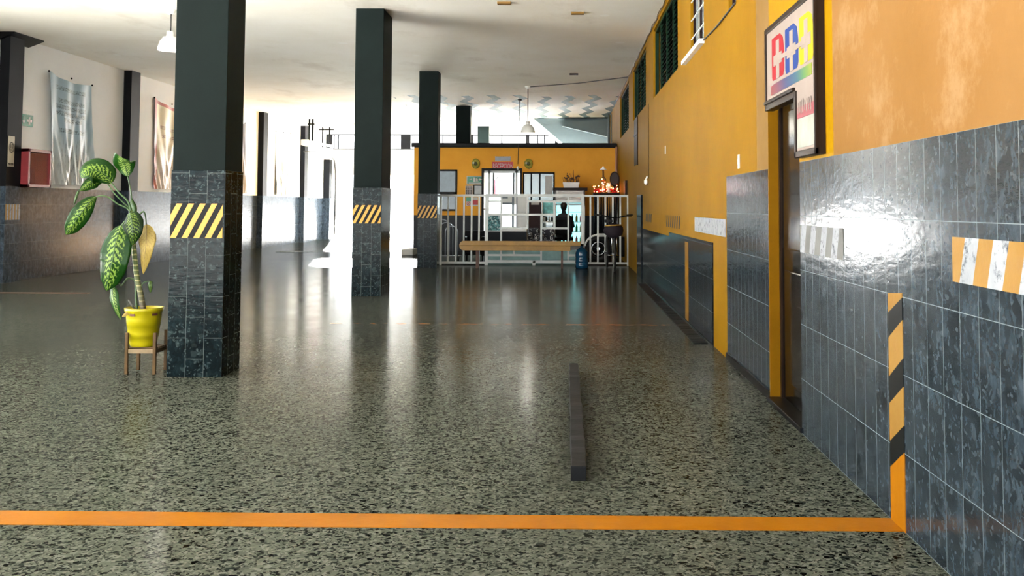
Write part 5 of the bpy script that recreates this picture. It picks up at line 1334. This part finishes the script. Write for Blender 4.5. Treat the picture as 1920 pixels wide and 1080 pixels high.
B().lathe((pcx, YPt, zp0), [(0, 0), (.088, 0), (.092, .004), (.098, .03), (.104, .07), (.108, .072), (.110, .10), (.116, .15), (.119, .152), (.123, .20), (.127, .25), (.136, .262), (.140, HP), (.133, HP), (.128, HP-.04), (.12, HP-.05), (0, HP-.05)], 40).build('pot', 'pot', pt)
B().lathe((pcx, YPt, zp0), [(0, HP-.035), (.126, HP-.035)], 30).build('soil', 'soil', pt)
B().lathe((pcx, YPt, zp0), [(.1335, HP+.001), (.1285, HP-.035), (.12, HP-.036)], 40).build('inner_rim', 'pot_in', pt)
for px in (253.5, 289.5):
    x = Xat(px, YPt-.125); th_ = math.asin(max(-1, min(1, (x-pcx)/.131)))
    b = B(); n_ = 6; rr = .1345; zz0, zz1 = zp0+.232, zp0+.247
    for k in range(n_):
        t0, t1 = th_-.16+k*.32/n_, th_-.16+(k+1)*.32/n_
        f = [(pcx+rr*math.sin(t), YPt-rr*math.cos(t), z) for t, z in ((t0, zz0), (t1, zz0), (t1, zz1), (t0, zz1))]
        b.prism(f, (0, .008, 0))
    b.build('rim_slot', 'pot_in', pt)
# canes
def cp(px, py, dy=0): return G(px, py, YPt+dy)
def smooth(pts, n=8):
    out = []
    P = [pts[0]]+list(pts)+[pts[-1]]
    for i in range(1, len(P)-2):
        for k in range(n):
            t = k/n; a_, b_, c_, d_ = P[i-1], P[i], P[i+1], P[i+2]
            out.append(.5*((2*b_)+(-a_+c_)*t+(2*a_-5*b_+4*c_-d_)*t*t+(-a_+3*b_-3*c_+d_)*t**3))
    out.append(P[-2]); return out
m3, nt, bs = new_mat('ringed_cane'); g = N(nt); o_ = g.sep(g.obj()); rg = g.m('FRACT', g.m('ADD', g.m('MULTIPLY', o_[2], 26.0), g.m('MULTIPLY', g.noise(g.obj(), 20)[0], .5)))
hgt = g.step(o_[2], .25, .62)
lowc = g.mix(g.m('GREATER_THAN', rg, .8), (.05, .028, .018), (.12, .08, .045)); hic = g.mix(g.m('GREATER_THAN', rg, .72), (.10, .14, .035), (.42, .40, .17))
nt.links.new(g.mix(hgt, lowc, hic), bs.inputs['Base Color']); bs.inputs['Roughness'].default_value = .6
path = smooth([cp(269, 583), cp(265, 556), cp(257, 520), cp(253, 485), cp(250, 450), cp(247, 420), cp(246, 395)])
B().tube(path, [.022-.008*i/(len(path)-1) for i in range(len(path))], 12).build('cane', m3, pt)
path = smooth([cp(257, 580, .03), cp(255, 560, .03), cp(254.5, 535, .03), cp(251, 524, .03), cp(240, 522, .02), cp(232, 530, .0), cp(228, 536, 0)], 5)
B().tube(path, [.010-.006*i/(len(path)-1) for i in range(len(path))], 8).build('side_shoot', 'stem', pt)
path = smooth([cp(240, 562, -.05), cp(247, 572, -.04), cp(254, 580, 0)], 4); B().tube(path, [.003, .005, .006, .007, .008, .008, .008, .009, .009][:len(path)], 6).build('cut_stub', plain('grey_stub', (.12, .12, .11), .7), pt)
# leaves
def leaf(mids, width, mat, petiole=None, tilt=0.0, fold=.25, prof=None, name='leaf', pr=.005, wav=.06, seed=0):
    """mids: list of 3D points base->tip; tilt turns the blade about its midrib"""
    rnd = random.Random(seed); mid = smooth(mids, 7); n = len(mid); m_ = 6
    b = B(); uvl = b.b.loops.layers.uv.new('UVMap'); rows = []
    for i, P in enumerate(mid):
        t = i/(n-1); tg = (mid[min(i+1, n-1)]-mid[max(i-1, 0)]).normalized()
        view = Vector((0, -1, 0)); lat = tg.cross(view)
        if lat.length < .05: lat = Vector((1, 0, 0))
        lat.normalize(); nrm = lat.cross(tg).normalized()
        lat = Matrix.Rotation(tilt, 3, tg) @ lat; nrm = Matrix.Rotation(tilt, 3, tg) @ nrm
        if prof: 
            k = t*(len(prof)-1); a_ = int(min(k, len(prof)-2)); w = prof[a_]+(prof[a_+1]-prof[a_])*(k-a_)
        else: w = (math.sin(math.pi*min(1, t**.72)))**.75 if 0 < t < 1 else 0
        w = max(w, .02 if t < .5 else .005)*width/2
        row = []
        for j in range(-m_, m_+1):
            v = j/m_; off = lat*(v*w)-nrm*(abs(v)*w*fold)+nrm*(math.sin(t*14+seed+(2 if j > 0 else 0))*wav*w*v*v)+nrm*(.02*w*math.sin(t*60)*abs(v))
            row.append(b.b.verts.new(P+off))
        rows.append(row)
    for i in range(n-1):
        for j in range(2*m_):
            f = b.b.faces.new((rows[i][j], rows[i][j+1], rows[i+1][j+1], rows[i+1][j])); f.smooth = True
            for lp, (ii, jj) in zip(f.loops, ((i, j), (i, j+1), (i+1, j+1), (i+1, j))): lp[uvl].uv = (ii/(n-1), (jj-m_)/m_)
    lf = b.build(name, mat, pt, solid=.0012)
    B().tube(mid[:-2], [.0035*(1-.7*i/(n-2)) for i in range(n-2)], 6).build('midrib', 'stem' if mat != 'leaf_yellow' else plain('brown_midrib', (.28, .19, .08), .6), lf)
    if petiole:
        pp_ = smooth(petiole, 6); B().tube(pp_, [pr*(1.3-.5*i/(len(pp_)-1)) for i in range(len(pp_))], 8).build('petiole', 'stem', pt)
    return lf
top = cp(246, 396)
leaf([cp(209, 343, -.02), cp(196, 326, -.05), cp(177, 319, -.08), cp(160, 323, -.10), cp(153, 334, -.1)], .20, 'leaf', [top, cp(240, 378, -.01), cp(224, 362, -.02), cp(209, 343, -.02)], tilt=.35, prof=[.15, .78, .98, 1, .9, .55, .02], fold=.12, name='leaf', pr=.007)
leaf([cp(196, 336, -.03), cp(180, 339, -.07), cp(165, 347, -.1), cp(149, 358, -.12)], .10, 'leaf', [cp(246, 392, .01), cp(236, 384, 0), cp(214, 362, -.02), cp(196, 336, -.03)], tilt=-.2, prof=[.1, .7, 1, .9, .6, .02], name='leaf')
leaf([cp(239.5, 331, 0), cp(236, 316, -.01), cp(232, 303, -.04), cp(229, 296, -.10)], .165, 'leaf_lite', [cp(247, 378), cp(245, 358), cp(239.5, 331, 0)], tilt=.15, prof=[.06, .55, .85, 1, 1, .6], fold=.15, name='leaf')
leaf([cp(180, 369, -.03), cp(166, 381, -.06), cp(150, 402, -.08), cp(135, 424, -.06), cp(123.5, 440, -.03)], .145, 'leaf', [cp(245, 398), cp(238, 390), cp(222, 383, -.01), cp(205, 371, -.02), cp(192, 367, -.03), cp(180, 369, -.03)], tilt=-.25, prof=[.1, .55, .85, 1, .95, .7, .02], name='leaf', pr=.006)
leaf([cp(228, 423, -.04), cp(218, 450, -.09), cp(211, 485, -.11), cp(205, 515, -.09), cp(199, 545, -.05)], .235, 'leaf', [cp(246, 412), cp(240, 410, -.02), cp(228, 423, -.04)], tilt=.1, prof=[.2, .75, .95, 1, .98, .85, .6, .02], name='leaf', pr=.009)
leaf([cp(243, 399, -.06), cp(247, 415, -.11), cp(249, 438, -.12), cp(248, 460, -.09)], .155, 'leaf_dark', [cp(246, 408), cp(244, 396, -.03), cp(243, 399, -.06)], tilt=-.1, prof=[.3, .8, 1, .98, .8, .45, .02], name='leaf')
leaf([cp(274, 421, 0), cp(274.5, 445, -.03), cp(272, 475, -.03), cp(268.5, 514, 0)], .135, 'leaf_yellow', [cp(250, 425), cp(259, 407), cp(268, 397), cp(272.5, 404), cp(274, 421, 0)], tilt=.15, prof=[.15, .7, .95, 1, .9, .68, .35, .02], name='yellowing_leaf', pr=.006, wav=.14)
leaf([cp(211, 536, 0), cp(212, 555, -.03), cp(217, 578, -.04), cp(226.5, 600, -.02)], .085, 'leaf_lite', [cp(228, 536, 0), cp(220, 530, 0), cp(211, 536, 0)], tilt=.3, prof=[.3, .8, 1, .9, .7, .4, .02], name='leaf', pr=.004)
leaf([cp(280, 527, 0), cp(281, 535, -.02), cp(282, 549, -.01)], .048, 'leaf_dark', [cp(263, 541), cp(268, 531), cp(275, 528), cp(280, 527, 0)], tilt=.2, name='leaf', pr=.004)
leaf([cp(147.5, 357, -.12), cp(143, 368, -.12), cp(138.5, 385, -.11)], .025, 'leaf_dark', None, name='leaf')
sp2 = smooth([cp(254, 404), cp(252, 390), cp(248, 380), cp(246.5, 372)], 5)
B().tube(sp2, [.006+.014*math.sin(math.pi*min(1, i/(len(sp2)-1)+.05)) for i in range(len(sp2))], 10).build('rolled_leaf', 'stem', pt)
leaf([cp(241, 583, -.1), cp(236, 589, -.12), cp(229, 594, -.12)], .03, 'leaf_yellow', None, name='yellowing_leaf')
